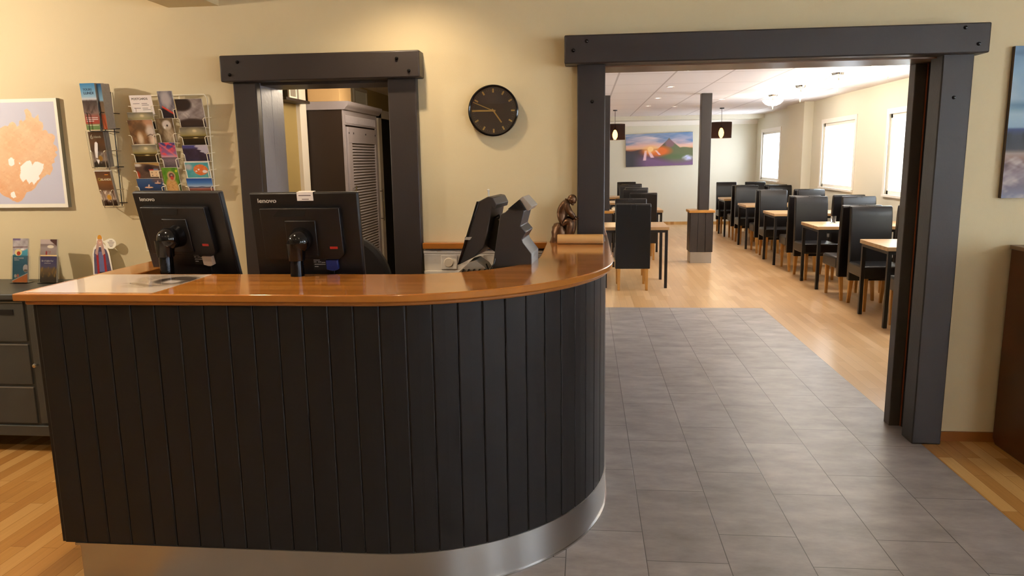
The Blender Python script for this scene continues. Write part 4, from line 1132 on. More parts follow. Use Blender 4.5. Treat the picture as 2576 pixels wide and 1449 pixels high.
for (z, dep, wm_, w) in ((1.798, 0.156, blackwire_m, 0.118), (1.586, 0.135, gold_wire, 0.116), (1.362, 0.095, gold_wire, 0.102)):
    m = MB(); r0 = Vector((-2.776 + (0.012 if z > 1.7 else 0), WY0 - dep, z)) - br.location
    for sx in (-1, 1):
        xx = r0.x + sx * (w / 2 - 0.022); xo = r0.x + sx * (w / 2 - 0.008)
        m.tube([(xo, -0.008, r0.z + 0.098), (xo, r0.y - 0.012, r0.z + 0.096), (xx + sx * 0.006, r0.y - 0.014, r0.z + 0.096), (xx, r0.y - 0.014, r0.z + 0.088), (xx, r0.y - 0.004, r0.z - 0.006), (xx, -0.008, r0.z - 0.008)], 0.0024)
    m.tube([(r0.x - w / 2 + 0.02, r0.y - 0.002, r0.z - 0.006), (r0.x + w / 2 - 0.02, r0.y - 0.002, r0.z - 0.006)], 0.002)
    m.build('wire_pocket', wm_, br)
m = MB().tube([(0.056, -0.162, 0.432), (0.056, -0.146, 0.688)], 0.0032)
m.build('front_bar', blackwire_m, br)

# ================================================================= DRESSER WITH LEAFLET HOLDERS AND STANDEE
dr = thing('dresser', 'dark grey painted dresser with drawers at the left end of the counter', 'dresser', (-3.30, 3.70, 0))
box('body', dres_m, -0.62, 0.0, 0.15, 0.92, 0.47, 0.885, dr, 0.003)
box('top', dres_m, -0.66, -0.03, 0.885, 0.95, 0.49, 0.918, dr, 0.006)
box('bottom_rail', dres_m, -0.64, -0.018, 0.105, 0.94, 0.47, 0.165, dr, 0.004)
for x in (-0.60, 0.86):
    for y in (0.02, 0.40): box('leg', dres_m, x, y, 0, x + 0.05, y + 0.05, 0.105, dr)
for i, (z0, z1) in enumerate(((0.650, 0.868), (0.405, 0.628), (0.178, 0.383))):
    for cxx in (-0.60, -0.17):
        d = box('drawer', dres_m, cxx, -0.012, z0, cxx + 0.41, 0.02, z1, dr, 0.003)
        box('drawer_edge', mat('pale_edge', '6e6a66', 0.4), cxx, -0.013, z1, cxx + 0.41, 0.0, z1 + 0.006, d)  # strip along the drawer top, lighter than the front
d = box('door', dres_m, 0.262, -0.012, 0.178, 0.585, 0.02, 0.868, dr, 0.003)
m = MB(); m.box(0.30, -0.018, 0.22, 0.55, -0.012, 0.83); m.build('raised_panel', dres_m, d, 0.004)
MB().lathe([(0, -0.045), (0.010, -0.043), (0.013, -0.036), (0.008, -0.026), (0.006, -0.012)], (0.285, 0, 0.52), 18, 'y').build('knob', chrome_m, d)
d = box('door', dres_m, 0.59, -0.012, 0.178, 0.90, 0.02, 0.868, dr, 0.003)
box('label_holder', black_m, 0.10, -0.016, 0.80, 0.18, -0.012, 0.83, dr)

def B_ferry(u, v):
    c = ramp(v, [(0, 'd8743a'), (0.03, 'd8743a'), (0.05, '2c7486'), (0.4, '2a6a84'), (0.8, '4a9cac'), (1, '5ca8b4')])
    c = mixc(c, rgb('e07c38'), step(0.03 + 0.17 * u - v, 0.01)); c = mixc(c, rgb('f0e4dc'), (0.012 - np.abs(v - 0.035 - 0.17 * u)) * 200)
    c = np.where((v > 0.62 + 0.14 * u)[:, None], mixc(base(u, '8c8484'), rgb('c8c0c4'), nz(u, v, 7, 14, 3)), c)
    c = mixc(c, rgb('6a5a84'), step(v - 0.96, 0.01) * step(0.5 - u, 0.1)); c = mixc(c, rgb('5a2c28'), (0.012 - np.abs(v - 0.80 - 0.01 * u)) * 120)
    c = mixc(c, rgb('d8c488'), (1.1 - ell(u, v, 0.38, 0.68, 0.24, 0.08)) * 4); c = mixc(c, rgb('a83820'), (1.1 - ell(u, v, 0.40, 0.66, 0.13, 0.05)) * 3)
    c = mixc(c, rgb('dfe4dc'), (1.1 - ell(u, v, 0.64, 0.75, 0.12, 0.02)) * 4); c = mixc(c, rgb('e4dcd8'), (1.05 - ell(u, v, 0.88, 0.32, 0.18, 0.09)) * 6); c = mixc(c, rgb('80684c'), (1.05 - ell(u, v, 0.88, 0.27, 0.13, 0.03)) * 3)
    c = mixc(c, rgb('d8ccc0'), (1.1 - ell(u, v, 0.20, 0.145, 0.08, 0.04)) * 6); return mixc(c, rgb('d87860'), (1.1 - ell(u, v, 0.37, 0.15, 0.08, 0.04)) * 6)
def B_purple(u, v):
    c = ramp(v, [(0, '3c342c'), (0.12, '4c4030'), (0.2, '7c6444'), (0.3, '8a7048'), (0.36, '6c6490'), (0.58, '5c548c'), (0.60, '5c548c'), (0.605, 'e8c888'), (0.63, 'e8c888'), (0.635, '8a7c78'), (0.8, '9a8c8a'), (0.88, '7c6a66'), (0.9, 'b8a8a4'), (1, 'c0aca4')])
    c = mixc(c, rgb('c89c4c'), (nz(u, v, 18, 14, 4) - .5) * 3 * step(.36 - v, .04) * step(v - .12, .04)); c = mixc(c, rgb('8a2420'), (nz(u, v, 20, 10, 9) - .5) * 6 * step(v - .64, .02) * step(.73 - v, .02) * (u > .25) * (u < .7))
    c = mixc(c, rgb('e0d4c0'), (1.1 - ell(u, v, 0.62, 0.83, 0.22, 0.04)) * 2); return mixc(c, rgb('4c2c28'), step(v - 0.86 - 0.3 * (0.95 - u), 0.01) * step(u - .6, .05))
def holder(lab, x, y, w, h, fn, lines, yaw=0):
    t = thing('leaflet_holder', lab, 'leaflet holder', (x, y, 0.918), R(yaw), 'leaflet holders on the dresser')
    T = Matrix.Rotation(R(-10), 4, 'X')
    m = MB().xf(T); m.box(-w / 2 - 0.004, -0.003, 0.004, w / 2 + 0.004, -0.001, h * 0.62); m.box(-w / 2 - 0.004, 0.014, 0.004, w / 2 + 0.004, 0.016, h)
    m.box(-w / 2 - 0.005, -0.003, 0.004, -w / 2 - 0.003, 0.016, h * 0.6); m.box(w / 2 + 0.003, -0.003, 0.004, w / 2 + 0.005, 0.016, h * 0.6)
    m.xf(Matrix.Identity(4)); m.box(-w / 2 - 0.005, -0.012, 0, w / 2 + 0.005, 0.055, 0.003)
    m.build('acrylic_shell', acryl_m, t)
    p = paint('leaflet', w, h * 0.97, 56, 100, fn, print_m, t, 0.010, mtx=T @ Matrix.Translation((0, 0.012, 0.006)))
    for (s_, sz, lx, lz, sc) in lines: text(s_, sz, inkw_m, p, (lx, 0.0014, lz), mtx=T, sx=sc, bold=0.0004, ext=0.0003)
    return t
holder('clear holder with the turquoise FERRY BALDUR leaflet', -3.345, 4.03, 0.100, 0.268, B_ferry, [('FERRY BALDUR', 0.0095, -0.040, 0.146, 1.0), ('Stykkishólmur', 0.006, -0.038, 0.137, 1.0)], -3)
holder('clear holder with the purple Breidafjordur leaflet, right of the turquoise one', -3.165, 4.03, 0.110, 0.262, B_purple, [('Breiðafjörður', 0.0145, -0.045, 0.128, 1.0), ('islands & coast', 0.007, -0.026, 0.117, 1.0)], -4)

def S_cut(u, v):
    x = u * 0.9; y = v
    def disc(cx, cy, rx, ry): return ell(x, y, cx, cy, rx, ry) < 1
    head = disc(0.30, 0.86, 0.085, 0.115); hair = disc(0.30, 0.66, 0.21, 0.22)
    bod = inpoly(x, y, [(0.06, 0.0), (0.07, 0.55), (0.10, 0.66), (0.22, 0.72), (0.38, 0.72), (0.52, 0.66), (0.58, 0.56), (0.70, 0.14), (0.68, 0.0)])
    bub = disc(0.69, 0.79, 0.195, 0.115) | inpoly(x, y, [(0.40, 0.84), (0.60, 0.89), (0.60, 0.72)])
    keep = head | disc(0.30, 0.84, 0.125, 0.145) | inpoly(x, y, [(0.02, 0.0), (0.02, 0.58), (0.06, 0.70), (0.17, 0.78), (0.42, 0.80), (0.56, 0.71), (0.63, 0.60), (0.75, 0.12), (0.75, 0.0)]) | bub
    c = base(u, 'fbf3e4')
    c = np.where(bod[:, None], mixc(base(u, '4c4864'), rgb('6c6484'), nz(u, v, 12, 18, 2)), c)
    shirt = inpoly(x, y, [(0.24, 0.62), (0.42, 0.62), (0.44, 0.18), (0.26, 0.18)]); c = np.where(shirt[:, None], rgb('6c709c'), c)
    tr = inpoly(x, y, [(0.25, 0.19), (0.46, 0.19), (0.48, 0.0), (0.24, 0.0)]); c = np.where(tr[:, None], rgb('2a2030'), c)
    for q in ([(0.15, 0.60), (0.23, 0.60), (0.26, 0.0), (0.19, 0.0)], [(0.40, 0.60), (0.47, 0.60), (0.55, 0.04), (0.46, 0.02)]): c = np.where(inpoly(x, y, q)[:, None], rgb('a8282c'), c)
    hr = inpoly(x, y, [(0.21, 0.86), (0.39, 0.86), (0.48, 0.58), (0.38, 0.54), (0.33, 0.74), (0.27, 0.74), (0.20, 0.54), (0.12, 0.58)]); c = np.where(hr[:, None], mixc(base(u, 'b88c84'), rgb('d8b8a8'), nz(u, v, 30, 4, 3)), c)
    c = np.where(disc(0.305, 0.845, 0.078, 0.085)[:, None], rgb('e0ac94'), c); cap = disc(0.30, 0.905, 0.085, 0.075) & (y > 0.885); c = np.where(cap[:, None], rgb('e09a2c'), c)
    for ex in (0.28, 0.335): c = np.where(disc(ex, 0.865, 0.010, 0.007)[:, None], rgb('4a3430'), c)
    c = np.where(disc(0.308, 0.812, 0.026, 0.010)[:, None], rgb('f4e4dc'), c); c = np.where((disc(0.115, 0.07, 0.04, 0.06) | disc(0.64, 0.09, 0.035, 0.05))[:, None], rgb('c89484'), c)
    c = np.where(((x > 0.07) & (x < 0.16) & (y > 0.125) & (y < 0.145))[:, None], rgb('f0dcd4'), c)
    c = np.where(bub[:, None] & ~disc(0.30, 0.84, 0.125, 0.145)[:, None], rgb('fdf6e4'), c)
    for i, hw2 in enumerate((0.06, 0.12, 0.10, 0.08, 0.05)):
        c = np.where(((np.abs(x - 0.70) < hw2) & (np.abs(y - (0.85 - i * 0.03)) < 0.006))[:, None], rgb('9a8c84'), c)
    return c, keep
sd = thing('cardboard_standee', 'small cardboard cut-out of a person in an orange cap with a speech bubble', 'standee', (-2.872, 4.135, 0.918))
paint('printed_cutout', 0.160, 0.280, 130, 200, S_cut, print_m, sd, 0.002, mask=True, mtx=Matrix.Rotation(R(-6), 4, 'X'))
box('base_strip', paper_m, -0.072, -0.006, 0, -0.03, 0.012, 0.003, sd)

# ================================================================= RIGHT SIDE: PICTURE, SIDEBOARD
def lake(u, v):
    c = ramp(v, [(0, '8a90a8'), (0.08, '7c7484'), (0.16, '9a8c94'), (0.22, '6c5a60'), (0.27, '9c8074'), (0.30, 'a89890'), (0.33, '3a3c44'), (0.42, '3c4450'), (0.46, '3a4a7c'), (0.475, '90b0c8'), (0.56, 'a0bccc'), (0.62, '5c84a0'), (0.66, '8cacc4'), (0.85, '8cb0cc'), (1, '6c90b4')])
    c = mixc(c, rgb('c8d4dc'), (nz(u, v, 8, 7, 3) - .45) * 1.6 * step(v - .48, .03)); c = mixc(c, rgb('40607c'), (nz(u, v, 6, 9, 8) - .6) * 3 * step(v - .55, .03))
    c = mixc(c, rgb('c0b4b4'), (nz(u, v, 30, 26, 5) - .5) * 3 * step(.29 - v, .03)); return mixc(c, rgb('24282c'), (nz(u, v, 90, 6, 5) - .5) * 2 * step(.44 - v, .02) * step(v - .32, .02))
cp = thing('canvas_picture', 'canvas picture of cloudy sky over a stony shore, right of the large opening', 'picture', (2.178 + 0.60, WY0 - 0.001, 1.360))
paint('canvas', 1.20, 0.772, 200, 150, lake, canvas_m, cp, 0.028, edge=(0.33, 0.27, 0.22))
sb = thing('sideboard', 'dark walnut sideboard standing against the wall at the right edge', 'sideboard', (2.26, 4.18, 0))
m = MB(); pr = [(0, 0.03), (-0.03, 0.0), (-0.52, 0.0), (-0.55, 0.03), (-0.55, 1.09), (0, 1.09)]
m.prism([(y, z) for y, z in reversed(pr)], 0.0, 0.03, 'x'); m.prism([(y, z) for y, z in reversed(pr)], 1.17, 1.20, 'x')
m.box(0.03, -0.54, 0.05, 1.17, 0, 1.088); m.build('body', side_m, sb, 0.004)
box('top', mat('sideboard_top', '8a6a4c', 0.3), -0.008, -0.56, 1.09, 1.21, 0, 1.112, sb, 0.003)
for i in range(2): 
    d = box('door', side_m, 0.04 + i * 0.57, -0.56, 0.08, 0.60 + i * 0.57, -0.542, 1.06, sb, 0.003)
    box('handle', chrome_m, 0.55 + i * 0.08, -0.58, 0.5, 0.56 + i * 0.08, -0.56, 0.68, d)
gs = thing('tea_light_glass', 'small clear glass with dark base on the sideboard at the right edge', 'glass', (2.305, 3.98, 1.1125))
MB().lathe([(0, 0), (0.036, 0), (0.040, 0.006), (0.037, 0.058), (0.0345, 0.058), (0.036, 0.020), (0, 0.018)], (0, 0, 0), 32).build('glass_cup', glass_m, gs)
MB().lathe([(0, 0.0185), (0.033, 0.0185), (0.034, 0.030), (0, 0.030)], (0, 0, 0), 28).build('candle', mat('grey_wax', '6c6870', 0.4), gs)

# ================================================================= BACK ROOM
cb = thing('louvred_cabinet', 'tall dark cabinet with grey louvred door seen through the small opening', 'cabinet', (-2.28, 6.02, 0))
W_ = 0.31; Ln = 0.98; HT = 2.02
box('carcase', cabside_m, 0, 0, 0.06, W_ - 0.012, Ln, HT, cb)
m = MB(); fx = W_ - 0.012
m.box(fx, 0.0, 0.10, W_, 0.045, HT - 0.12); m.box(fx, Ln - 0.045, 0.10, W_, Ln, HT - 0.12); m.box(fx, 0, 0.06, W_, Ln, 0.10); m.box(fx, 0, HT - 0.12, W_, Ln, HT)
for i in range(58): m.box(W_, 0.05 + i * 0.0152, HT - 0.105, W_ + 0.004, 0.058 + i * 0.0152, HT - 0.04)
m.build('front_frame', cab_m, cb, 0.002)
d = MB(); a, b = 0.055, Ln - 0.055
z0, z1 = 0.12, HT - 0.135
for q in ((a, a + 0.10, z0 + 0.12, z1 - 0.13), (b - 0.07, b, z0 + 0.12, z1 - 0.13), (a, b, z1 - 0.13, z1), (a, b, z0, z0 + 0.12)): d.box(W_ - 0.004, q[0], q[2], W_ + 0.016, q[1], q[3])
d = d.build('door', cab_m, cb, 0.002)
l = MB(); n = 62; h_ = (z1 - 0.13 - z0 - 0.12) / n
for i in range(n):
    zb = z0 + 0.12 + i * h_
    l.prism([(W_ - 0.004, zb), (W_ + 0.010, zb), (W_ + 0.010, zb + 0.004), (W_ - 0.004, zb + h_ * 0.9)], a + 0.10, b - 0.07, 'y')
l.build('louvres', cab_m, d, smooth=0)
def bar(y, za, zb, par):
    m = MB(); m.tube([(W_ + 0.045, y, za - 0.02), (W_ + 0.045, y, zb + 0.02)], 0.006, 10); m.tube([(W_ + 0.014, y, za), (W_ + 0.045, y, za)], 0.004); m.tube([(W_ + 0.014, y, zb), (W_ + 0.045, y, zb)], 0.004)
    m.build('bar_handle', chrome_m, par)
bar(0.11, 1.18, 1.38, d); bar(Ln - 0.04, 1.06, 1.32, d)
m = MB()
for y in (0.08, 0.2, 0.55, 0.85): m.cyl((W_ + 0.016, y, z1 - 0.05), (W_ + 0.019, y, z1 - 0.05), 0.008, n=10)
m.build('screw_heads', black_m, d)
prf = [(W_ - 0.02, HT), (W_ + 0.015, HT), (W_ + 0.025, HT + 0.012), (W_ + 0.03, HT + 0.02), (W_ + 0.045, HT + 0.03), (W_ + 0.05, HT + 0.045), (W_ + 0.05, HT + 0.065), (0.0, HT + 0.065), (0.0, HT)]
MB().prism(list(reversed(prf)), -0.012, Ln + 0.03, 'y').build('cornice', cab_m, cb)
bx = thing('cardboard_box', 'cardboard box standing on top of the louvred cabinet', 'box', (-2.14, 6.03, HT + 0.0655))
box('carton', card_m, -0.125, 0, 0, 0.145, 0.30, 0.20, bx, 0.004)
sh = thing('wall_shelf', 'small dark wall shelf seen high in the back room', 'shelf', (-2.30, 5.38, 2.055))
box('shelf_board', cabside_m, 0, 0, 0, 0.12, 0.47, 0.02, sh); box('back_board', cabside_m, 0, 0, 0.02, 0.02, 0.47, 0.3, sh)
pf = thing('photo_frame', 'little white picture frame standing on the dark wall shelf', 'picture frame', (-2.235, 5.55, 2.0755))
m = MB(); m.box(0, 0, 0, 0.012, 0.02, 0.17); m.box(0, 0.13, 0, 0.012, 0.15, 0.17); m.box(0, 0.02, 0, 0.012, 0.13, 0.02); m.box(0, 0.02, 0.15, 0.012, 0.13, 0.17)
m.build('frame', white_m, pf); box('picture', mat('grey_picture', '8a847c', 0.4), 0.0, 0.02, 0.02, 0.006, 0.13, 0.15, pf)
wp = thing('framed_print', 'pale framed print on the back room wall above the cabinet', 'picture frame', (-2.30, 7.35, 2.09))
m = MB(); m.box(0, 0, 0, 0.02, 0.03, 0.24); m.box(0, 0.42, 0, 0.02, 0.45, 0.24); m.box(0, 0.03, 0, 0.02, 0.42, 0.03); m.box(0, 0.03, 0.21, 0.02, 0.42, 0.24)
m.build('frame', grey_lt, wp); box('print', mat('pale_print', 'c4c4bc', 0.4), 0, 0.03, 0.03, 0.01, 0.42, 0.21, wp)
struct(box('trim_7', white_m, -2.30, 7.12, 2.1, -2.27, 7.22, 2.35))

# ================================================================= DINING ROOM FURNITURE
def make_chair():
    t = thing('dining_chair', 'x', 'chair', (0, 0, 0), 0, 'black dining chairs')
    # rear face of the back at y = 0, seat towards +y
    pr = [(0.0, 0.26), (0.070, 0.26), (0.072, 0.46), (0.062, 0.70), (0.045, 0.95), (0.030, 1.035), (0.012, 1.055), (-0.022, 1.055), (-0.036, 1.038), (-0.034, 1.0), (-0.012, 0.72), (0.0, 0.46)]
    MB().prism(pr, -0.21, 0.21, 'x').build('backrest', leather_m, t, 0.010)
    MB().box(-0.215, 0.06, 0.345, 0.215, 0.50, 0.475).build('seat', leather_m, t, 0.022, seg=3)
    for sx in (-1, 1):
        m = MB(); x0 = sx * 0.168
        m.add([(x0 - 0.021, 0.005, 0.27), (x0 + 0.021, 0.005, 0.27), (x0 + 0.021, 0.047, 0.27), (x0 - 0.021, 0.047, 0.27), (x0 - 0.015, -0.040, 0), (x0 + 0.015, -0.040, 0), (x0 + 0.015, -0.010, 0), (x0 - 0.015, -0.010, 0)],
              [(0, 1, 2, 3), (7, 6, 5, 4), (0, 4, 5, 1), (1, 5, 6, 2), (2, 6, 7, 3), (3, 7, 4, 0)])
        m.build('leg', legwood_m, t, 0.003)
        m = MB(); y0 = 0.455
        m.add([(x0 - 0.021, y0 - 0.021, 0.36), (x0 + 0.021, y0 - 0.021, 0.36), (x0 + 0.021, y0 + 0.021, 0.36), (x0 - 0.021, y0 + 0.021, 0.36), (x0 - 0.014, y0 - 0.014, 0), (x0 + 0.014, y0 - 0.014, 0), (x0 + 0.014, y0 + 0.014, 0), (x0 - 0.014, y0 + 0.014, 0)],
              [(0, 1, 2, 3), (7, 6, 5, 4), (0, 4, 5, 1), (1, 5, 6, 2), (2, 6, 7, 3), (3, 7, 4, 0)])
        m.build('leg', legwood_m, t, 0.003)
    m = MB()
    for x in (-0.03, 0.03): m.tube([(x, -0.0345, 0.98), (x, -0.036, 1.035), (x, -0.020, 1.056), (x, 0.012, 1.056), (x, 0.032, 1.035)], 0.0016, 5)
    m.build('seam', leather_m, t)
    return t
chair0 = make_chair(); first = [True]
def chair(x, y, rz, lab, group):
    o = chair0 if first[0] else copy_tree(chair0)
    first[0] = False
    o.location = (x, y, 0.0012 if y < 7.9 and x < 1.86 else 0.0); o.rotation_euler = (0, 0, R(rz)); o['label'] = lab; o['group'] = group
    return o
def make_table(w, dd):
    t = thing('dining_table', 'x', 'table', (0, 0, 0), 0, 'dining tables')
    box('table_top', tabtop_m, 0, 0, 0.722, w, dd, 0.760, t, 0.003)
    m = MB(); e = 0.014
    m.box(e, e, 0.690, w - e, e + 0.02, 0.7215); m.box(e, dd - e - 0.02, 0.690, w - e, dd - e, 0.7215); m.box(e, e, 0.690, e + 0.02, dd - e, 0.7215); m.box(w - e - 0.02, e, 0.690, w - e, dd - e, 0.7215)
    m.build('apron', blacksteel_m, t)
    for x in (e, w - e - 0.034):
        for y in (e, dd - e - 0.034): box('leg', blacksteel_m, x, y, 0, x + 0.034, y + 0.034, 0.690, t)
    return t
ordn = ['nearest', 'second', 'third', 'fourth', 'farthest']
tabR = make_table(1.18, 0.70)
RY = [7.02, 9.10, 11.18, 13.15, 15.20]
for i, y0 in enumerate(RY):
    t = tabR if i == 0 else copy_tree(tabR)
    t.location = (2.735, y0, 0)
    t['label'] = 'oak topped table on black steel legs, %s in the row beside the windows' % ordn[i]
    t['group'] = 'tables in the window row'
    for k, (cx, who) in enumerate(((2.985 if i else 3.02, 'aisle-side'), (3.58, 'window-side'))):
        dy = random.uniform(-0.03, 0.03)
        near, far = y0 - 0.58 + dy, y0 + 0.70 + 0.46 + dy
        if i == 0: near, far = y0 - 0.30, y0 + 0.70 + 0.54
        if i == 1: near = y0 - 0.66
        g = 'chairs along the window row'
        chair(cx + (0.0 if k or i else 0.0), near, 0 + random.uniform(-3, 3), 'black leather chair, near side of the %s window-row table, %s' % (ordn[i], who), g)
        chair(cx, far, 180 + random.uniform(-3, 3), 'black leather chair, far side of the %s window-row table, %s' % (ordn[i], who), g)
tabL = make_table(0.80, 0.72)
LY = [9.17, 12.1, 14.2, 16.2]
LX = [0.21, 0.43, 0.45, 0.48]
for i, y0 in enumerate(LY):
    t = tabL if i == 0 else copy_tree(tabL)
    t.location = (LX[i], y0, 0)
    t['label'] = 'small oak topped table on black steel legs, %s in the row behind the doorway post' % ordn[i]
    t['group'] = 'tables in the left row'
    g = 'chairs along the left row'
    if i == 0:
        chair(0.565, 9.05, 0, 'black leather chair seen from behind at the nearest left-row table', g)
        chair(0.60, y0 + 0.72 + 0.30, 180, 'black leather chair at the far side of the nearest left-row table, facing the camera', g)
    else:
        chair(0.86 + 0.03 * i, y0 - 0.30, random.uniform(-3, 3), 'black leather chair at the near side of the %s left-row table' % ordn[i], g)
        chair(0.82 + 0.03 * i, y0 + 0.72 + 0.28, 180 + random.uniform(-3, 3), 'black leather chair at the far side of the %s left-row table' % ordn[i], g)
gg = tag(MB().lathe([(0, 0), (0.03, 0), (0.033, 0.004), (0.036, 0.085), (0.0335, 0.085), (0.031, 0.012), (0, 0.010)], (0, 0, 0), 24).build('drinking_glass', glass_m), 'small clear glass standing on the second window-row table', 'glass')
gg.location = (3.07, 9.62, 0.7605)

def mount(u, v):
    c = ramp(v, [(0, '5c4c6c'), (0.2, '8a6c94'), (0.35, '6a4c5c'), (0.5, 'a05c3c'), (0.55, 'e8b890'), (0.65, 'e4b4ac'), (0.8, 'a8a4bc'), (1, '8098bc')])
    c = mixc(c, rgb('5c80b0'), (nz(u * 1.0, v, 7, 9, 2) - .5) * 3 * step(v - .68, .1)); c = mixc(c, rgb('e8d0d0'), (nz(u, v, 5, 12, 6) - .55) * 3 * step(v - .6, .1))
    m_top = 0.85 - 1.55 * np.abs(u - 0.65) ** 0.88; m_top = np.maximum(m_top, 0.53 - 0.02 * np.sin(u * 20) - 0.03 * (u < 0.5))
    land = step(m_top - v, 0.02)
    lc = mixc(base(u, '4a3238'), rgb('6a7250'), step(u - 0.55, 0.3)); lc = mixc(lc, rgb('86646c'), (1.1 - ell(u, v, 0.66, 0.68, 0.08, 0.14)) * 1.5)
    lc = mixc(lc, rgb('e0702c'), (1.1 - ell(u, v, 0.45, 0.45, 0.26, 0.20)) * 1.3); lc = mixc(lc, rgb('7a5a84'), step(0.22 - v + 0.1 * np.sin(u * 6), 0.2)); lc = mixc(lc, rgb('587048'), (1 - ell(u, v, 0.72, 0.27, 0.25, 0.10)) * 0.8)
    lc = mixc(lc, rgb('43424c'), step(0.2 - u, 0.2) * step(0.5 - v, 0.3))
    c = mixc(c, lc * 1.0, land)
    for (cx, w2, zt, zb, lean) in ((0.30, 0.018, 0.48, 0.18, 0.02), (0.35, 0.022, 0.46, 0.26, -0.05), (0.45, 0.015, 0.48, 0.34, -0.06)):
        xx = cx - lean * (zt - v) / (zt - zb)
        c = mixc(c, rgb('f0c8d4'), (1.2 - np.abs(u - xx) / (w2 * (1 + 1.2 * (zt - v)))) * (v < zt) * (v > zb) * 2)
    c = mixc(c, rgb('c8ccf0'), (1.1 - ell(u, v, 0.92, 0.22, 0.09, 0.10)) * (nz(u, v, 40, 30, 2)) * 1.6)
    c = mixc(c, rgb('fff2c0'), (1.2 - ell(u, v, 0.37, 0.52, 0.045, 0.08)) * 2); return mixc(c, rgb('ffc070'), (1 - ell(u, v, 0.37, 0.52, 0.14, 0.16)) * 0.7)
mp_ = thing('mountain_picture', 'wide picture of a pointed mountain and waterfalls at sunset on the far wall', 'picture', (1.72, DY - 0.001, 1.395))
paint('canvas', 1.56, 0.76, 160, 90, mount, canvas_m, mp_, 0.03, edge=(0.45, 0.42, 0.42))
mp_.rotation_euler = (0, R(-1.4), 0)

# pendants
def pendant(x, y, lab):
    t = thing('pendant_lamp', lab, 'lamp', (x, y, CEIL), 0, 'pendant lamps')
    MB().lathe([(0, -0.025), (0.04, -0.02), (0.045, 0)], (0, 0, 0), 20).build('ceiling_rose', blacksteel_m, t)
    MB().tube([(0, 0, -0.02), (0, 0, -0.34)], 0.004).build('cord', blacksteel_m, t)
    MB().cyl((0, 0, -0.34), (0, 0, -0.38), 0.02).build('bulb_holder', blacksteel_m, t)
    MB().lathe([(0.002, -0.27), (0.19, -0.27), (0.195, -0.275), (0.195, -0.575), (0.190, -0.575), (0.190, -0.278), (0.002, -0.275)], (0, 0, 0), 40).build('shade', shade_m, t)
    MB().lathe([(0, -0.38), (0.02, -0.385), (0.042, -0.43), (0.052, -0.47), (0.046, -0.52), (0.02, -0.565), (0, -0.57)], (0, 0, 0), 20).build('bulb', bulb_m, t)
    point('pendant_glow', (x, y, CEIL - 0.62), 8).parent = None
pendant(2.60, 15.0, 'pendant lamp with dark smoked shade, right of the free-standing post')
pendant(0.56, 15.0, 'pendant lamp with dark smoked shade near the left post')
# bowl lamps over the window row
def bowl(x, y, lab, k=1.0):
    t = thing('bowl_ceiling_lamp', lab, 'ceiling lamp', (x, y, CEIL), 0, 'glass bowl ceiling lamps')
    MB().lathe([(0, -0.03), (0.06, -0.028), (0.07, 0)], (0, 0, 0), 24).build('ceiling_plate', chrome_m, t)
    MB().lathe([(0.012, -0.165), (0.06, -0.160), (0.11, -0.138), (0.145, -0.105), (0.155, -0.085), (0.150, -0.085), (0.108, -0.130), (0.012, -0.158)], (0, 0, 0), 40).build('glass_bowl', bowl_m, t)
    for i in range(3):
        a = 2 * math.pi * i / 3 + 0.3; m = MB(); m.tube([(0.06 * math.cos(a), 0.06 * math.sin(a), -0.02), (0.162 * math.cos(a), 0.162 * math.sin(a), -0.080), (0.155 * math.cos(a), 0.155 * math.sin(a), -0.095)], 0.007, 8)
        m.build('clip_arm', gold_wire, t)
    MB().lathe([(0, -0.225), (0.006, -0.215), (0.008, -0.19), (0.016, -0.165), (0.012, -0.155), (0, -0.155)], (0, 0, 0), 16).build('finial', gold_wire, t)
    point('bowl_glow', (x, y, CEIL - 0.20), 34 * k, (1, 0.88, 0.7), 0.12)
for i, y in enumerate((7.62, 9.10, 10.6, 12.1)):
    bowl(2.86, y, 'glass bowl ceiling lamp, %s along the window side' % ['nearest', 'second', 'third', 'farthest'][i])
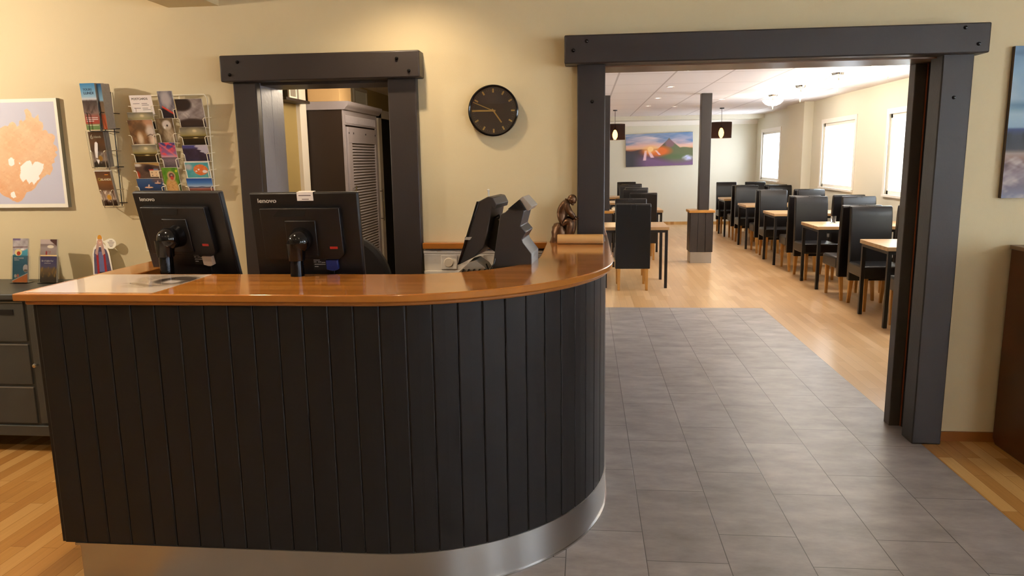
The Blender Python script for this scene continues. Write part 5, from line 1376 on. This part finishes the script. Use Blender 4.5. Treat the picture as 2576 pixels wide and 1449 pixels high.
# recessed downlights
def downlight(x, y, z, lab, em, grp):
    t = thing('recessed_downlight', lab, 'ceiling lamp', (x, y, z), 0, grp)
    MB().lathe([(0.036, -0.001), (0.05, -0.006), (0.056, -0.001), (0.056, 0.0)], (0, 0, 0), 28).build('trim_ring', white_m, t)
    MB().lathe([(0, -0.002), (0.037, -0.0015)], (0, 0, 0), 24).build('light_disc', em, t, smooth=0)
    return t
dls = [(1.10, 8.45, 'nearest downlight in the dining room ceiling'), (1.11, 10.33, 'second downlight in the dining room ceiling'), (1.12, 12.22, 'third downlight in the dining room ceiling'), (1.11, 14.0, 'farthest downlight in the dining room ceiling'), (1.62, 14.3, 'dim downlight just right of the farthest one'), (2.20, 12.8, 'downlight above the aisle, right of the free-standing post')]
for x, y, lab in dls:
    downlight(x, y, CEIL, lab, led_m, 'downlights of the dining room')
    spot('downlight_beam', (x, y, CEIL - 0.01), 14, (1, 0.84, 0.66), 120, 1.0, 0.04)
REC = [(-1.95, 2.45, 70), (-0.95, 3.72, 40), (-0.6, 1.2, 22), (-1.8, 0.6, 50), (-3.2, 0.6, 80), (1.4, 0.9, 5), (3.3, 2.4, 3)]
names = ['above the left half of the counter', 'close to the wall above the clock', 'above the visitor side of the counter', 'above the visitor side, further left', 'in the left corner of the ceiling', 'above the tiled walkway', 'near the sideboard']
for (x, y, pw), nm in zip(REC, names):
    downlight(x, y, RC, 'warm recessed downlight in the reception ceiling, ' + nm, ledw_m, 'downlights of the reception')
    spot('downlight_beam', (x, y, RC - 0.012), pw, (1.0, 0.78, 0.52), 140, 0.9, 0.035)
# adjustable spotlight on a stem, left of the map, washing the wall with the racks
sl = thing('ceiling_spotlight', 'adjustable ceiling spotlight on a stem lighting the wall with the racks', 'ceiling lamp', (-4.25, 2.75, RC))
MB().lathe([(0, -0.02), (0.04, -0.018), (0.045, 0)], (0, 0, 0), 20).build('ceiling_plate', white_m, sl)
MB().cyl((0, 0, -0.02), (0, 0, -0.27), 0.007, n=10).build('stem', white_m, sl)
dv = (Vector((-2.4, 4.2, 1.5)) - Vector((-4.25, 2.75, 2.38))).normalized()
MB().cyl(Vector((0, 0, -0.28)) - dv * 0.06, Vector((0, 0, -0.28)) + dv * 0.05, 0.035, 0.05, 24).build('lamp_head', white_m, sl)
spot('spotlight_beam', (-4.25 + dv.x * 0.07, 2.75 + dv.y * 0.07, 2.40 + dv.z * 0.07), 92, (1.0, 0.86, 0.68), 125, 0.6, 0.045, aim=(-2.4, 4.2, 1.5))
# back room lamp
bl = thing('back_room_lamp', 'round flush ceiling lamp in the back room', 'ceiling lamp', (-1.45, 5.6, 2.35))
MB().lathe([(0, -0.09), (0.10, -0.08), (0.16, -0.04), (0.17, 0)], (0, 0, 0), 32).build('opal_bowl', bowl_m, bl)
point('back_room_glow', (-1.45, 5.6, 2.2), 24, (1, 0.82, 0.6), 0.12)
bpy.context.view_layer.update()
